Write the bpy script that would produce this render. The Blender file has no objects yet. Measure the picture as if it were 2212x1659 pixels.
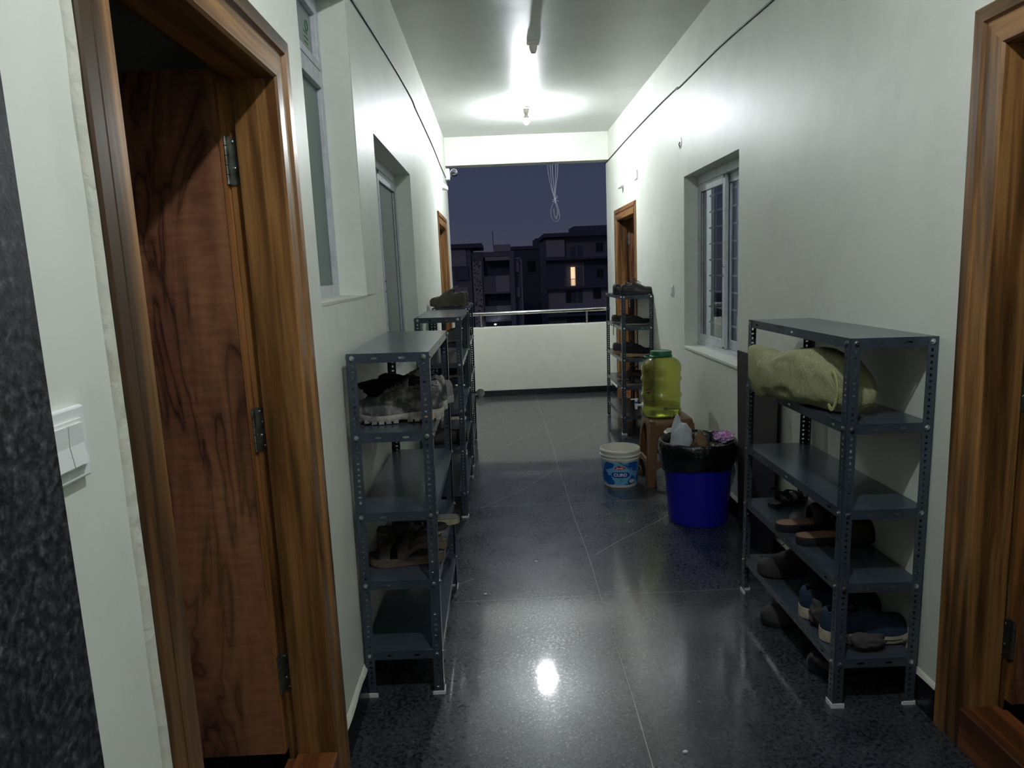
import bpy, bmesh, math, random
from mathutils import Vector, Matrix, noise
R = math.radians
PI = math.pi
random.seed(7)
COL = bpy.context.scene.collection

# ---------------------------------------------------------------- colours and materials
def S(r, g, b):
    f = lambda c: (c/255/12.92) if c/255 <= .04045 else ((c/255+.055)/1.055)**2.4
    return (f(r), f(g), f(b), 1)

MATS = {}
def mat(name, col=(200, 200, 200), rough=.5, metal=0., spec=.5, emis=None, estr=0, trans=0., ior=1.45,
        coat=0., bump=None, vary=None, alpha=1., sub=0., sheen=0.):
    """bump=(scale, strength, detail); vary=(scale, second colour, low, high)"""
    if name in MATS: return MATS[name]
    m = bpy.data.materials.new(name); m.use_nodes = True
    nt = m.node_tree; b = nt.nodes['Principled BSDF']
    b.inputs['Base Color'].default_value = S(*col)
    b.inputs['Roughness'].default_value = rough
    b.inputs['Metallic'].default_value = metal
    b.inputs['Specular IOR Level'].default_value = spec
    b.inputs['IOR'].default_value = ior
    b.inputs['Transmission Weight'].default_value = trans
    b.inputs['Coat Weight'].default_value = coat
    b.inputs['Coat Roughness'].default_value = .15
    b.inputs['Alpha'].default_value = alpha
    b.inputs['Sheen Weight'].default_value = sheen
    if emis:
        b.inputs['Emission Color'].default_value = S(*emis)
        b.inputs['Emission Strength'].default_value = estr
    tc = None
    if bump or vary:
        tc = nt.nodes.new('ShaderNodeTexCoord')
    if bump:
        n = nt.nodes.new('ShaderNodeTexNoise'); n.inputs['Scale'].default_value = bump[0]
        n.inputs['Detail'].default_value = bump[2] if len(bump) > 2 else 4
        bp = nt.nodes.new('ShaderNodeBump'); bp.inputs['Strength'].default_value = bump[1]
        bp.inputs['Distance'].default_value = bump[3] if len(bump) > 3 else .01
        nt.links.new(tc.outputs['Object'], n.inputs['Vector'])
        nt.links.new(n.outputs['Fac'], bp.inputs['Height'])
        nt.links.new(bp.outputs['Normal'], b.inputs['Normal'])
    if vary:
        n2 = nt.nodes.new('ShaderNodeTexNoise'); n2.inputs['Scale'].default_value = vary[0]
        n2.inputs['Detail'].default_value = 6; n2.inputs['Roughness'].default_value = .65
        r = nt.nodes.new('ShaderNodeValToRGB')
        r.color_ramp.elements[0].position = vary[2]; r.color_ramp.elements[0].color = S(*col)
        r.color_ramp.elements[1].position = vary[3]; r.color_ramp.elements[1].color = S(*vary[1])
        nt.links.new(tc.outputs['Object'], n2.inputs['Vector'])
        nt.links.new(n2.outputs['Fac'], r.inputs['Fac'])
        nt.links.new(r.outputs['Color'], b.inputs['Base Color'])
    MATS[name] = m
    return m

def N(nt, t, **kw):
    n = nt.nodes.new(t)
    for k, v in kw.items():
        if k in n.inputs: n.inputs[k].default_value = v
        else: setattr(n, k, v)
    return n

def mapping(nt, scale, loc=(0, 0, 0), coord='Object'):
    tc = nt.nodes.new('ShaderNodeTexCoord'); mp = nt.nodes.new('ShaderNodeMapping')
    mp.inputs['Scale'].default_value = scale; mp.inputs['Location'].default_value = loc
    nt.links.new(tc.outputs[coord], mp.inputs['Vector'])
    return mp

def ramp(nt, src, stops):
    r = nt.nodes.new('ShaderNodeValToRGB'); e = r.color_ramp.elements
    while len(e) < len(stops): e.new(.5)
    for i, (p, c) in enumerate(stops):
        e[i].position = p; e[i].color = S(*c)
    nt.links.new(src, r.inputs['Fac'])
    return r

def paint(name, col, rough, sc=2.2, st=.18):
    """enamel wall paint over hand-trowelled plaster"""
    m = bpy.data.materials.new(name); m.use_nodes = True; nt = m.node_tree; b = nt.nodes['Principled BSDF']
    b.inputs['Base Color'].default_value = S(*col); b.inputs['Roughness'].default_value = rough
    mp = mapping(nt, (1, 1, 1))
    a = N(nt, 'ShaderNodeTexNoise', Scale=sc, Detail=3., Roughness=.5)
    c = N(nt, 'ShaderNodeTexNoise', Scale=60., Detail=3.)
    mx = N(nt, 'ShaderNodeMath', operation='MULTIPLY_ADD'); mx.inputs[1].default_value = .03
    nt.links.new(mp.outputs[0], a.inputs['Vector']); nt.links.new(mp.outputs[0], c.inputs['Vector'])
    nt.links.new(c.outputs['Fac'], mx.inputs[0]); nt.links.new(a.outputs['Fac'], mx.inputs[2])
    bp = N(nt, 'ShaderNodeBump', Strength=st, Distance=.03)
    nt.links.new(mx.outputs[0], bp.inputs['Height']); nt.links.new(bp.outputs[0], b.inputs['Normal'])
    # faint grime
    g = N(nt, 'ShaderNodeTexNoise', Scale=1.3, Detail=8., Roughness=.7)
    nt.links.new(mp.outputs[0], g.inputs['Vector'])
    d = tuple(int(x*.94) for x in col)
    r = ramp(nt, g.outputs['Fac'], [(.3, d), (.55, col)])
    nt.links.new(r.outputs[0], b.inputs['Base Color'])
    return m

M_wall = paint('wall_paint', (222, 225, 214), .46)
M_ceil = paint('ceiling_paint', (212, 215, 209), .36, 1.6, .22)
M_room = paint('room_paint', (212, 214, 208), .6)

def wood(name, cols, axis='z', rough=.32, scale=1., coat=.12):
    m = bpy.data.materials.new(name); m.use_nodes = True; nt = m.node_tree; b = nt.nodes['Principled BSDF']
    s = {'z': (26, 26, 1.3), 'y': (26, 1.3, 26), 'x': (1.3, 26, 26)}[axis]
    mp = mapping(nt, tuple(v*scale for v in s))
    a = N(nt, 'ShaderNodeTexNoise', Scale=1., Detail=7., Roughness=.62, Distortion=.6)
    nt.links.new(mp.outputs[0], a.inputs['Vector'])
    mp2 = mapping(nt, tuple(v*scale*.22 for v in s))
    c = N(nt, 'ShaderNodeTexNoise', Scale=1., Detail=3., Distortion=1.2)
    nt.links.new(mp2.outputs[0], c.inputs['Vector'])
    mx = N(nt, 'ShaderNodeMath', operation='MULTIPLY_ADD'); mx.inputs[1].default_value = .8
    nt.links.new(c.outputs['Fac'], mx.inputs[0])
    h = N(nt, 'ShaderNodeMath', operation='MULTIPLY'); h.inputs[1].default_value = .45
    nt.links.new(a.outputs['Fac'], h.inputs[0]); nt.links.new(h.outputs[0], mx.inputs[2])
    r = ramp(nt, mx.outputs[0], list(zip((.50, .59, .67, .76), cols)))
    nt.links.new(r.outputs[0], b.inputs['Base Color'])
    b.inputs['Roughness'].default_value = rough; b.inputs['Coat Weight'].default_value = coat
    b.inputs['Coat Roughness'].default_value = .12
    bp = N(nt, 'ShaderNodeBump', Strength=.12, Distance=.004)
    nt.links.new(a.outputs['Fac'], bp.inputs['Height']); nt.links.new(bp.outputs[0], b.inputs['Normal'])
    return m
TEAK = [(60, 39, 19), (110, 76, 40), (152, 110, 64), (92, 60, 30)]
M_teak = wood('varnished_teak', TEAK)
M_teak_y = wood('varnished_teak_rail', TEAK, 'y')
M_lip = wood('teak_lipping', [(84, 50, 24), (140, 92, 50), (162, 110, 62), (120, 76, 40)], rough=.4, coat=.1)
SILL = [(70, 38, 20), (108, 62, 34), (128, 78, 44), (92, 52, 28)]
M_sill = wood('sill_wood', SILL, 'y', rough=.3)

def veneer():
    m = bpy.data.materials.new('flush_veneer'); m.use_nodes = True; nt = m.node_tree; b = nt.nodes['Principled BSDF']
    mp = mapping(nt, (4.6, 4.6, 1.0))
    a = N(nt, 'ShaderNodeTexNoise', Scale=1., Detail=3.5, Roughness=.5, Distortion=1.1)
    nt.links.new(mp.outputs[0], a.inputs['Vector'])
    mu = N(nt, 'ShaderNodeMath', operation='MULTIPLY'); mu.inputs[1].default_value = 7.5
    nt.links.new(a.outputs['Fac'], mu.inputs[0])
    fr = N(nt, 'ShaderNodeMath', operation='FRACT'); nt.links.new(mu.outputs[0], fr.inputs[0])
    # veins: dark line where the contour wraps, fading away from it
    vein = ramp(nt, fr.outputs[0], [(0., (40, 20, 14)), (.035, (46, 24, 17)), (.16, (122, 80, 58)), (.55, (152, 104, 76)), (.9, (122, 80, 58)), (1., (86, 52, 38))])
    mp3 = mapping(nt, (2.2, 2.2, .5), (3, 1, 7))
    c = N(nt, 'ShaderNodeTexNoise', Scale=1., Detail=2., Distortion=.5)
    nt.links.new(mp3.outputs[0], c.inputs['Vector'])
    patch = ramp(nt, c.outputs['Fac'], [(.44, (104, 62, 46)), (.5, (186, 132, 90)), (.55, (180, 124, 86)), (.58, (98, 56, 42))])
    mix = N(nt, 'ShaderNodeMix', data_type='RGBA'); mix.inputs['Factor'].default_value = .32
    nt.links.new(vein.outputs[0], mix.inputs[6]); nt.links.new(patch.outputs[0], mix.inputs[7])
    mp4 = mapping(nt, (14, 14, 60))
    f = N(nt, 'ShaderNodeTexNoise', Scale=1., Detail=5., Distortion=.4)
    nt.links.new(mp4.outputs[0], f.inputs['Vector'])
    fine = ramp(nt, f.outputs['Fac'], [(.35, (222, 222, 222)), (.65, (255, 255, 255))])
    mx2 = N(nt, 'ShaderNodeMix', data_type='RGBA', blend_type='MULTIPLY'); mx2.inputs['Factor'].default_value = 1.
    nt.links.new(mix.outputs[2], mx2.inputs[6]); nt.links.new(fine.outputs[0], mx2.inputs[7])
    nt.links.new(mx2.outputs[2], b.inputs['Base Color'])
    b.inputs['Roughness'].default_value = .42
    return m
M_veneer = veneer()

def granite(name, cols, rough, vs=1., gloss_noise=True, bumps=.1, dist=.7, coarse=.35):
    m = bpy.data.materials.new(name); m.use_nodes = True; nt = m.node_tree; b = nt.nodes['Principled BSDF']
    mp = mapping(nt, (vs*1., vs*1., vs*1.))
    a = N(nt, 'ShaderNodeTexNoise', Scale=34., Detail=8., Roughness=.72, Distortion=dist)
    c = N(nt, 'ShaderNodeTexNoise', Scale=2.2, Detail=5., Roughness=.6)
    for n in (a, c): nt.links.new(mp.outputs[0], n.inputs['Vector'])
    mx = N(nt, 'ShaderNodeMath', operation='MULTIPLY_ADD'); mx.inputs[1].default_value = coarse
    nt.links.new(c.outputs['Fac'], mx.inputs[0])
    h = N(nt, 'ShaderNodeMath', operation='MULTIPLY'); h.inputs[1].default_value = 1-coarse
    nt.links.new(a.outputs['Fac'], h.inputs[0]); nt.links.new(h.outputs[0], mx.inputs[2])
    r = ramp(nt, mx.outputs[0], list(zip((.38, .49, .58, .68), cols)))
    nt.links.new(r.outputs[0], b.inputs['Base Color'])
    if gloss_noise:
        rr = N(nt, 'ShaderNodeMapRange'); rr.inputs['From Min'].default_value = .35; rr.inputs['From Max'].default_value = .7
        rr.inputs['To Min'].default_value = rough*.75; rr.inputs['To Max'].default_value = rough*1.5
        nt.links.new(mx.outputs[0], rr.inputs['Value']); nt.links.new(rr.outputs[0], b.inputs['Roughness'])
    else: b.inputs['Roughness'].default_value = rough
    bp = N(nt, 'ShaderNodeBump', Strength=bumps, Distance=.0015)
    nt.links.new(a.outputs['Fac'], bp.inputs['Height']); nt.links.new(bp.outputs[0], b.inputs['Normal'])
    return m
M_floor = granite('honed_black_granite', [(20, 22, 26), (40, 44, 51), (64, 68, 73), (112, 113, 110)], .28, 2.1, bumps=.3, dist=.25, coarse=.22)
_b = M_floor.node_tree.nodes['Principled BSDF']; _b.inputs['IOR'].default_value = 1.5; _b.inputs['Specular IOR Level'].default_value = .32; _b.inputs['Coat Weight'].default_value = .55; _b.inputs['Coat Roughness'].default_value = .055; _b.inputs['Coat IOR'].default_value = 1.6
_bn = [n for n in M_floor.node_tree.nodes if n.type == 'BUMP'][0]; _b2 = N(M_floor.node_tree, 'ShaderNodeBump', Strength=.05, Distance=.0012)
M_floor.node_tree.links.new(_bn.inputs['Height'].links[0].from_socket, _b2.inputs['Height']); M_floor.node_tree.links.new(_b2.outputs[0], _b.inputs['Coat Normal'])
M_clad = granite('granite_cladding', [(6, 7, 9), (26, 28, 32), (54, 57, 62), (100, 96, 94)], .45, 2.4, bumps=.9, dist=.1, coarse=.1)
M_skirt = granite('granite_skirting', [(10, 11, 13), (20, 22, 26), (32, 34, 38), (56, 56, 56)], .22)
M_grout = mat('grout', (150, 151, 146), .8)
M_chalk = mat('pale_scratch', (170, 171, 166), .7)
M_plaster = mat('raw_plaster', (204, 204, 190), .9, bump=(40, .5, 5), vary=(9, (164, 156, 128), .58, .8))
M_steel = mat('slate_blue_rack_paint', (58, 66, 76), .24, spec=.5, bump=(70, .05, 3, .002), vary=(9, (50, 58, 68), .35, .7))
M_bolt = mat('zinc_bolt', (200, 202, 205), .25, 1.)
M_foot = mat('white_rack_foot', (205, 207, 206), .5)
M_alu = mat('white_powder_aluminium', (196, 200, 206), .4, vary=(20, (176, 178, 180), .45, .7))
M_glass = mat('window_glass', (235, 240, 245), .02, trans=1., ior=1.45)
M_frost = mat('frosted_green_glass', (96, 124, 116), .3, trans=.25)
M_curtain = mat('grey_curtain', (128, 134, 146), .9)
M_curtain2 = mat('pale_curtain', (150, 152, 152), .9)
M_gasket = mat('black_gasket', (18, 18, 20), .6)
M_chrome = mat('stainless_steel', (210, 208, 202), .16, 1.)
M_hinge = mat('hinge_steel', (150, 152, 146), .35, 1., vary=(30, (96, 92, 82), .45, .7))
M_white = mat('white_plastic', (226, 228, 226), .35)
M_cream = mat('cream_plastic', (214, 212, 200), .4)
M_black = mat('black_plastic', (14, 14, 16), .35)
M_wire = mat('dark_cable', (30, 31, 33), .5)
M_gwire = mat('grey_cable', (92, 96, 106), .6)
M_bulb = mat('lit_led_globe', (255, 255, 255), .4, emis=(244, 250, 255), estr=2350)
M_bulb2 = mat('lit_near_globe', (255, 255, 255), .4, emis=(244, 250, 255), estr=1420)

# ---------------------------------------------------------------- mesh builder
class MB:
    def __init__(s): s.v = []; s.f = []; s.m = []; s.cur = 0
    def add(s, vs, fs):
        o = len(s.v); s.v += [tuple(v) for v in vs]
        for f in fs: s.f.append(tuple(i+o for i in f)); s.m.append(s.cur)
        return s
    def box(s, x0, x1, y0, y1, z0, z1):
        return s.add([(x, y, z) for z in (z0, z1) for y in (y0, y1) for x in (x0, x1)],
            [(0, 2, 3, 1), (4, 5, 7, 6), (0, 1, 5, 4), (2, 6, 7, 3), (0, 4, 6, 2), (1, 3, 7, 5)])
    def loft(s, rings, closed=True, cap0=True, cap1=True):
        n = len(rings[0]); o = len(s.v)
        for r in rings: s.v += [tuple(p) for p in r]
        k = n if closed else n-1
        for i in range(len(rings)-1):
            for j in range(k):
                a = o+i*n+j; b = o+i*n+(j+1) % n
                s.f.append((a, b, b+n, a+n)); s.m.append(s.cur)
        if cap0: s.f.append(tuple(o+j for j in reversed(range(n)))); s.m.append(s.cur)
        if cap1: s.f.append(tuple(o+(len(rings)-1)*n+j for j in range(n))); s.m.append(s.cur)
        return s
    def tube(s, pts, r, n=8, caps=True):
        pts = [Vector(p) for p in pts]; rings = []; up = Vector((0, 0, 1)); prev = None
        for i, p in enumerate(pts):
            d = (pts[min(i+1, len(pts)-1)]-pts[max(i-1, 0)]).normalized()
            if prev is None:
                a = d.cross(up) if abs(d.z) < .95 else d.cross(Vector((1, 0, 0)))
            else:
                a = prev-d*prev.dot(d)
            a.normalize(); b = d.cross(a); prev = a
            rr = r[i] if isinstance(r, (list, tuple)) else r
            rings.append([p+(a*math.cos(t)+b*math.sin(t))*rr for t in [2*PI*k/n for k in range(n)]])
        return s.loft(rings, True, caps, caps)
    def lathe(s, prof, n=32, c=(0, 0, 0), cap0=False, cap1=False):
        rings = [[(c[0]+r*math.cos(2*PI*k/n), c[1]+r*math.sin(2*PI*k/n), c[2]+z) for k in range(n)] for r, z in prof]
        return s.loft(rings, True, cap0, cap1)
    def prism(s, poly, fn, a, b):
        """poly of 2D points, fn(u, v, w) -> xyz, extruded w from a to b"""
        return s.loft([[fn(u, v, a) for u, v in poly], [fn(u, v, b) for u, v in poly]])
    def build(s, name, m, parent=None, smooth=None, bevel=None, loc=None):
        me = bpy.data.meshes.new(name); me.from_pydata(s.v, [], s.f)
        for x in (m if isinstance(m, (list, tuple)) else [m]): me.materials.append(x)
        if isinstance(m, (list, tuple)): me.polygons.foreach_set('material_index', s.m)
        bm = bmesh.new(); bm.from_mesh(me); bmesh.ops.recalc_face_normals(bm, faces=bm.faces); bm.to_mesh(me); bm.free()
        if smooth is not None:
            me.polygons.foreach_set('use_smooth', [True]*len(me.polygons)); me.set_sharp_from_angle(angle=R(smooth))
        me.update()
        o = bpy.data.objects.new(name, me); COL.objects.link(o)
        if parent: o.parent = parent
        if loc: o.location = loc
        if bevel:
            b = o.modifiers.new('bevel', 'BEVEL'); b.width = bevel; b.segments = 2; b.limit_method = 'ANGLE'
        return o

def tag(o, label, cat, group=None):
    o['label'] = label; o['category'] = cat
    if group: o['group'] = group
    return o
def thing(name, label, cat, loc=(0, 0, 0), rz=0, group=None):
    o = bpy.data.objects.new(name, None); COL.objects.link(o); o.empty_display_size = .05
    o.location = loc; o.rotation_euler = (0, 0, rz)
    return tag(o, label, cat, group)
def struct(o): o['kind'] = 'structure'; return o
def sempty(name, loc=(0, 0, 0)):
    o = bpy.data.objects.new(name, None); COL.objects.link(o); o.empty_display_size = .05; o.location = loc
    o['kind'] = 'structure'; return o
def copy_tree(o, parent=None):
    c = o.copy(); COL.objects.link(c); c.parent = parent
    for ch in list(o.children): copy_tree(ch, c)
    return c

# ---------------------------------------------------------------- the place (metres; corridor runs along +Y)
XL, XR, H, YE = -.541, 1.364, 3.065, 8.435
WT = .16

def wall_x(name, xf, xb, y0, y1, z0, z1, holes, m):
    """wall in a plane of constant X with rectangular openings (y0,y1,z0,z1), reveals included"""
    ys = sorted({y0, y1} | {h[0] for h in holes} | {h[1] for h in holes})
    zs = sorted({z0, z1} | {h[2] for h in holes} | {h[3] for h in holes})
    b = MB()
    inside = lambda y, z: any(h[0] < y < h[1] and h[2] < z < h[3] for h in holes)
    for i in range(len(ys)-1):
        for j in range(len(zs)-1):
            a, c, d, e = ys[i], ys[i+1], zs[j], zs[j+1]
            if inside((a+c)/2, (d+e)/2): continue
            for x in (xf, xb): b.add([(x, a, d), (x, c, d), (x, c, e), (x, a, e)], [(0, 1, 2, 3)])
    for (a, c, d, e) in holes+[(y0, y1, z0, z1)]:
        P = [(a, d), (c, d), (c, e), (a, e)]
        for k in range(4):
            p, q = P[k], P[(k+1) % 4]
            b.add([(xf, *p), (xf, *q), (xb, *q), (xb, *p)], [(0, 1, 2, 3)])
    return struct(b.build(name, m))

D1 = (.985, 1.985, 2.125)      # near left door: y0, y1, top
D2 = (1.0, 2.035, 2.155)       # near right door
D3 = (6.85, 7.98, 2.105)       # far left door
D4 = (6.836, 8.02, 2.127)      # far right door
W1 = (2.17, 2.925, 1.425, 2.57)
W2 = (3.38, 4.765, .93, 2.16)
W3 = (3.965, 5.11, .905, 2.115)
wall_x('wall_left', XL, XL-WT, -1.6, YE+.2, 0, H,
       [(D1[0]+.01, D1[1]-.01, 0, D1[2]-.01), (D3[0]+.01, D3[1]-.01, 0, D3[2]-.01), W1, W2], M_wall)
_wl = bpy.data.objects['wall_left']
_P = [(2.925, 2.56), (2.945, 2.30), (2.93, 2.14), (3.09, 2.125), (3.14, 1.97), (3.16, 1.90), (3.33, 1.89), (3.33, 1.60), (3.15, 1.43), (2.925, 1.43)]
MB().loft([[(XL-.001, y, z) for y, z in _P], [(XL+.0035, y-.002, z) for y, z in _P]]).build('plaster_patch', M_wall, _wl)
wall_x('wall_right', XR, XR+WT, -1.6, YE+.2, 0, H,
       [(D2[0]+.01, D2[1]-.01, 0, D2[2]-.01), (D4[0]+.01, D4[1]-.01, 0, D4[2]-.01), W3], M_wall)
struct(MB().box(-3.3, 4.1, -1.75, -1.6, 0, H).build('wall_back', M_wall))
struct(MB().box(-3.3, 4.1, -1.75, YE+.2, H, H+.2).build('ceiling', M_ceil))
# rooms behind the side walls
b = MB()
for x0, x1 in ((-3.3, -3.2), (4.0, 4.1)): b.box(x0, x1, -1.75, YE+.2, 0, H)
for y in (2.16, 3.2, 6.3): b.box(-3.2, XL-WT-.001, y, y+.08, 0, H)
b.box(-3.2, XL-WT-.001, .1, .18, 0, H)
b.box(-3.2, XL-WT-.001, YE+.1, YE+.2, 0, H)
struct(b.build('wall_left_rooms', M_room))
b = MB()
for y in (2.35, 3.3, 6.35): b.box(XR+WT+.001, 4.0, y, y+.08, 0, H)
b.box(XR+WT+.001, 4.0, .1, .18, 0, H)
b.box(XR+WT+.001, 4.0, YE+.1, YE+.2, 0, H)
struct(b.build('wall_right_rooms', M_room))
# floor slabs with grout lines
fl = sempty('floor')
MB().box(-3.3, 4.1, -1.75, YE+.2, -.1, 0).build('floor_slab', M_floor, fl)
b = MB()
gz = .0006
wob = lambda t, k: .004*math.sin(t*2.1+k)+.003*math.sin(t*5.3+k*2)
def ribbon(b, pts, w):
    pts = [Vector((p[0], p[1], gz)) for p in pts]
    L = []
    for i, p in enumerate(pts):
        d = (pts[min(i+1, len(pts)-1)]-pts[max(i-1, 0)]).normalized(); n = Vector((-d.y, d.x, 0))
        ww = w*(.7+.5*abs(noise.noise(p*9)))
        L.append([p-n*ww, p+n*ww])
    b.loft(L, False, False, False)
ribbon(b, [(.412+wob(t, 1), t) for t in [-1.6+.1*i for i in range(101)]], .0018)
for k, y in enumerate((-.9, .42, 1.73, 3.038, 4.348, 5.105, 6.42, 7.35, 8.27)):
    ribbon(b, [(x, y+wob(x, k)*.6-.004*x) for x in [-.54+.1*i for i in range(20)]], .0016)
b.build('grout_line', M_grout, fl)
b = MB()
SCR = [[(.457, 3.50), (.60, 3.66), (.76, 3.82), (.93, 3.99), (1.07, 4.17)],
       [(-.17, 4.33), (-.05, 4.47), (.10, 4.66), (.17, 4.77), (.30, 5.0), (.40, 5.20)],
       [(-.45, 3.06), (-.33, 3.17), (-.18, 3.28)],
       [(-.17, 5.75), (.02, 5.95), (.10, 6.1), (.28, 6.4), (.42, 6.62)],
       [(.45, 5.85), (.64, 6.12), (.80, 6.4), (.94, 6.62), (1.05, 6.9)],
       [(-.18, 7.05), (-.03, 7.3), (.2, 7.75), (.40, 8.2)]]
def smooth_path(P, k=6):
    P = [Vector((*p, 0)) if len(p) == 2 else Vector(p) for p in P]; out = []
    for i in range(len(P)-1):
        p0, p1, p2, p3 = P[max(i-1, 0)], P[i], P[i+1], P[min(i+2, len(P)-1)]
        for j in range(k):
            t = j/k
            out.append(.5*((2*p1)+(p2-p0)*t+(2*p0-5*p1+4*p2-p3)*t*t+(3*p1-p0-3*p2+p3)*t**3))
    out.append(P[-1]); return out
for s_ in SCR: ribbon(b, smooth_path(s_), .0016)
b.build('curved_scratch', M_chalk, fl)

# end of corridor: parapet, beam, skirting
struct(MB().box(XL, XR, YE, YE+.15, 0, .845).build('wall_parapet', paint('parapet_cream_lifted', (240, 240, 226), .45), bevel=.006))  # cream paint, made lighter to stand in for missing lamp light
struct(MB().box(XL, XR, YE, YE+.2, 2.745, H).build('trim_1', M_wall, bevel=.004))
struct(MB().box(XL+.001, XR-.001, YE-.012, YE, 0, .072).build('baseboard_end', M_skirt))

def skirting(name, side, segs):
    o = sempty(name); x = XL if side < 0 else XR
    for (a, c) in segs:
        xa, xb = sorted((x, x-side*.013))
        MB().box(xa, xb, a, c, 0, .108).build('granite_strip', M_skirt, o)
        b = MB(); pts = []
        n = max(4, int((c-a)/.06))
        for i in range(n+1):
            y = a+(c-a)*i/n; w = .011+.004*noise.noise(Vector((y*7, side, 2)))
            pts.append([(x, y, .106), (x-side*w*1.25, y, .107), (x-side*w, y, .114), (x-side*.003, y, .124+.003*noise.noise(Vector((y*11, 3, side)))), (x, y, .124)])
        b.loft(pts); b.build('cement_fillet', M_plaster, o, smooth=50)
skirting('baseboard_left', -1, [(D1[1]+.005, D3[0]-.005), (D3[1], YE-.012)])
skirting('baseboard_right', 1, [(D2[1]+.005, D4[0]-.005), (D4[1], YE-.012)])

# granite cladding at the near left, plaster bead beside the door
struct(MB().box(XL, XL+.028, -1.6, .79, 0, 2.5).build('trim_2', M_clad))
b = MB(); rings = []
for i in range(60):
    z = H*i/59*.72; k = .004*noise.noise(Vector((0, 3, z*9)))+.002*noise.noise(Vector((0, 3, z*40)))
    rings.append([(XL, .966+k, z), (XL+.003, .968+k, z), (XL+.005, .974, z), (XL+.006, D1[0]-.001+k*.5, z), (XL, D1[0]+.004, z)])
b.loft(rings); struct(b.build('trim_3', M_plaster, smooth=40))

# ---------------------------------------------------------------- doors
def make_door(name, side, y0, y1, zt, leaf_len=.80, hinges=(1.81, 1.105, .385)):
    """side -1: opening in the left wall, hinged on its far stile and standing open into the room"""
    root = sempty(name)
    x0 = XL if side < 0 else XR
    X = lambda d: x0-side*d            # d>0: proud of the wall into the corridor, d<0: into the wall
    # stile profile: (offset from the outer edge, d)
    prof = [(0, -.002), (0, .012), (.006, .016), (.040, .016), (.045, .006), (.052, .006), (.055, .010), (.112, .010), (.118, .004), (.120, -.105),
            (.106, -.105), (.106, -.134), (0, -.134)]
    zb = .13
    MB().loft([[(X(v), y1-u, 0) for u, v in prof], [(X(v), y1-u, zt-u) for u, v in prof]]).build('stile', M_teak, root, smooth=25)
    MB().loft([[(X(v*.7 if v > 0 else v), y0+u*.84, 0) for u, v in prof], [(X(v*.7 if v > 0 else v), y0+u*.84, zt-u) for u, v in prof]]).build('stile', M_teak, root, smooth=25)
    MB().loft([[(X(v), y0+u*.84, zt-u) for u, v in prof], [(X(v), y1-u, zt-u) for u, v in prof]]).build('head', M_teak_y, root, smooth=25)
    sp = [(0, -.134), (0, .012), (zb-.004, .012), (zb, .008), (zb, -.105), (zb-.014, -.105), (zb-.014, -.134)]
    MB().prism(sp, lambda u, v, w: (X(v), w, u), y0+.101, y1-.121).build('threshold', M_sill, root, smooth=25)
    MB().box(*sorted((X(-.150), X(.004))), y0+.0, y1-.0, .0, .03).build('threshold_base', M_plaster, root)
    # leaf standing open at right angles, its face towards -Y
    yl = y1-.112
    xa, xb = X(-.136), X(-.136-leaf_len)
    leaf = MB().box(*sorted((xa, xb)), yl-.022, yl+.014, .142, zt-.095).build('door_leaf', M_veneer, root, bevel=.001)
    MB().box(*sorted((X(-.1355), X(-.143))), yl-.0235, yl+.0145, .142, zt-.095).build('lipping', M_lip, leaf)
    for hz in hinges:
        hb = MB(); ya = y1-.1062
        hb.box(*sorted((X(-.107), X(-.132))), ya-.0025, ya-.0002, hz-.06, hz+.06)
        yk = ya-.012
        for k in range(5):
            hb.tube([(X(-.134), yk-.008, hz-.06+k*.024+.001), (X(-.134), yk-.008, hz-.06+(k+1)*.024-.001)], .0055, 10)
        hb.box(*sorted((X(-.127), X(-.134))), yk-.006, ya-.001, hz-.06, hz+.06)
        h = hb.build('hinge', M_hinge, root, smooth=40)
        sb = MB()
        for k, zz in enumerate((-.048, -.018, .018, .048)):
            sx = X(-.113-.008*(k % 2))
            sb.lathe([(.0001, .0012), (.003, .0012), (.0045, 0)], 10)
            for q in range(len(sb.v)-30, len(sb.v)):
                vx, vy, vz = sb.v[q]; sb.v[q] = (sx+vx, ya-.0026-vz, hz+zz+vy)
        sb.build('screw', M_bolt, h, smooth=40)
    return root
make_door('door_1', -1, *D1)
make_door('door_2', 1, *D2, hinges=(1.81, 1.105, .345))
make_door('door_3', -1, *D3)
make_door('door_4', 1, *D4)

# ---------------------------------------------------------------- windows
def rect_frame(b, x0, x1, y0, y1, z0, z1, w, wb=None, wt=None):
    wb = wb or w; wt = wt or w
    b.box(x0, x1, y0, y0+w, z0, z1); b.box(x0, x1, y1-w, y1, z0, z1)
    b.box(x0, x1, y0+w, y1-w, z0, z0+wb); b.box(x0, x1, y0+w, y1-w, z1-wt, z1)

def curtain(name, x, y0, y1, z0, z1, m, label, n=90, amp=.012, k=70):
    pts = []
    for i in range(n+1):
        y = y0+(y1-y0)*i/n
        pts.append((x+amp*math.sin(y*k)+.006*noise.noise(Vector((y*20, x, 1))), y))
    b = MB(); rings = [[(px, py, z0) for px, py in pts], [(px+.003, py, (z0+z1)/2) for px, py in pts], [(px, py, z1) for px, py in pts]]
    b.loft(rings, False, False, False)
    o = b.build(name, m, smooth=80); md = o.modifiers.new('thickness', 'SOLIDIFY'); md.thickness = .002
    return tag(o, label, 'curtain')

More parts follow.
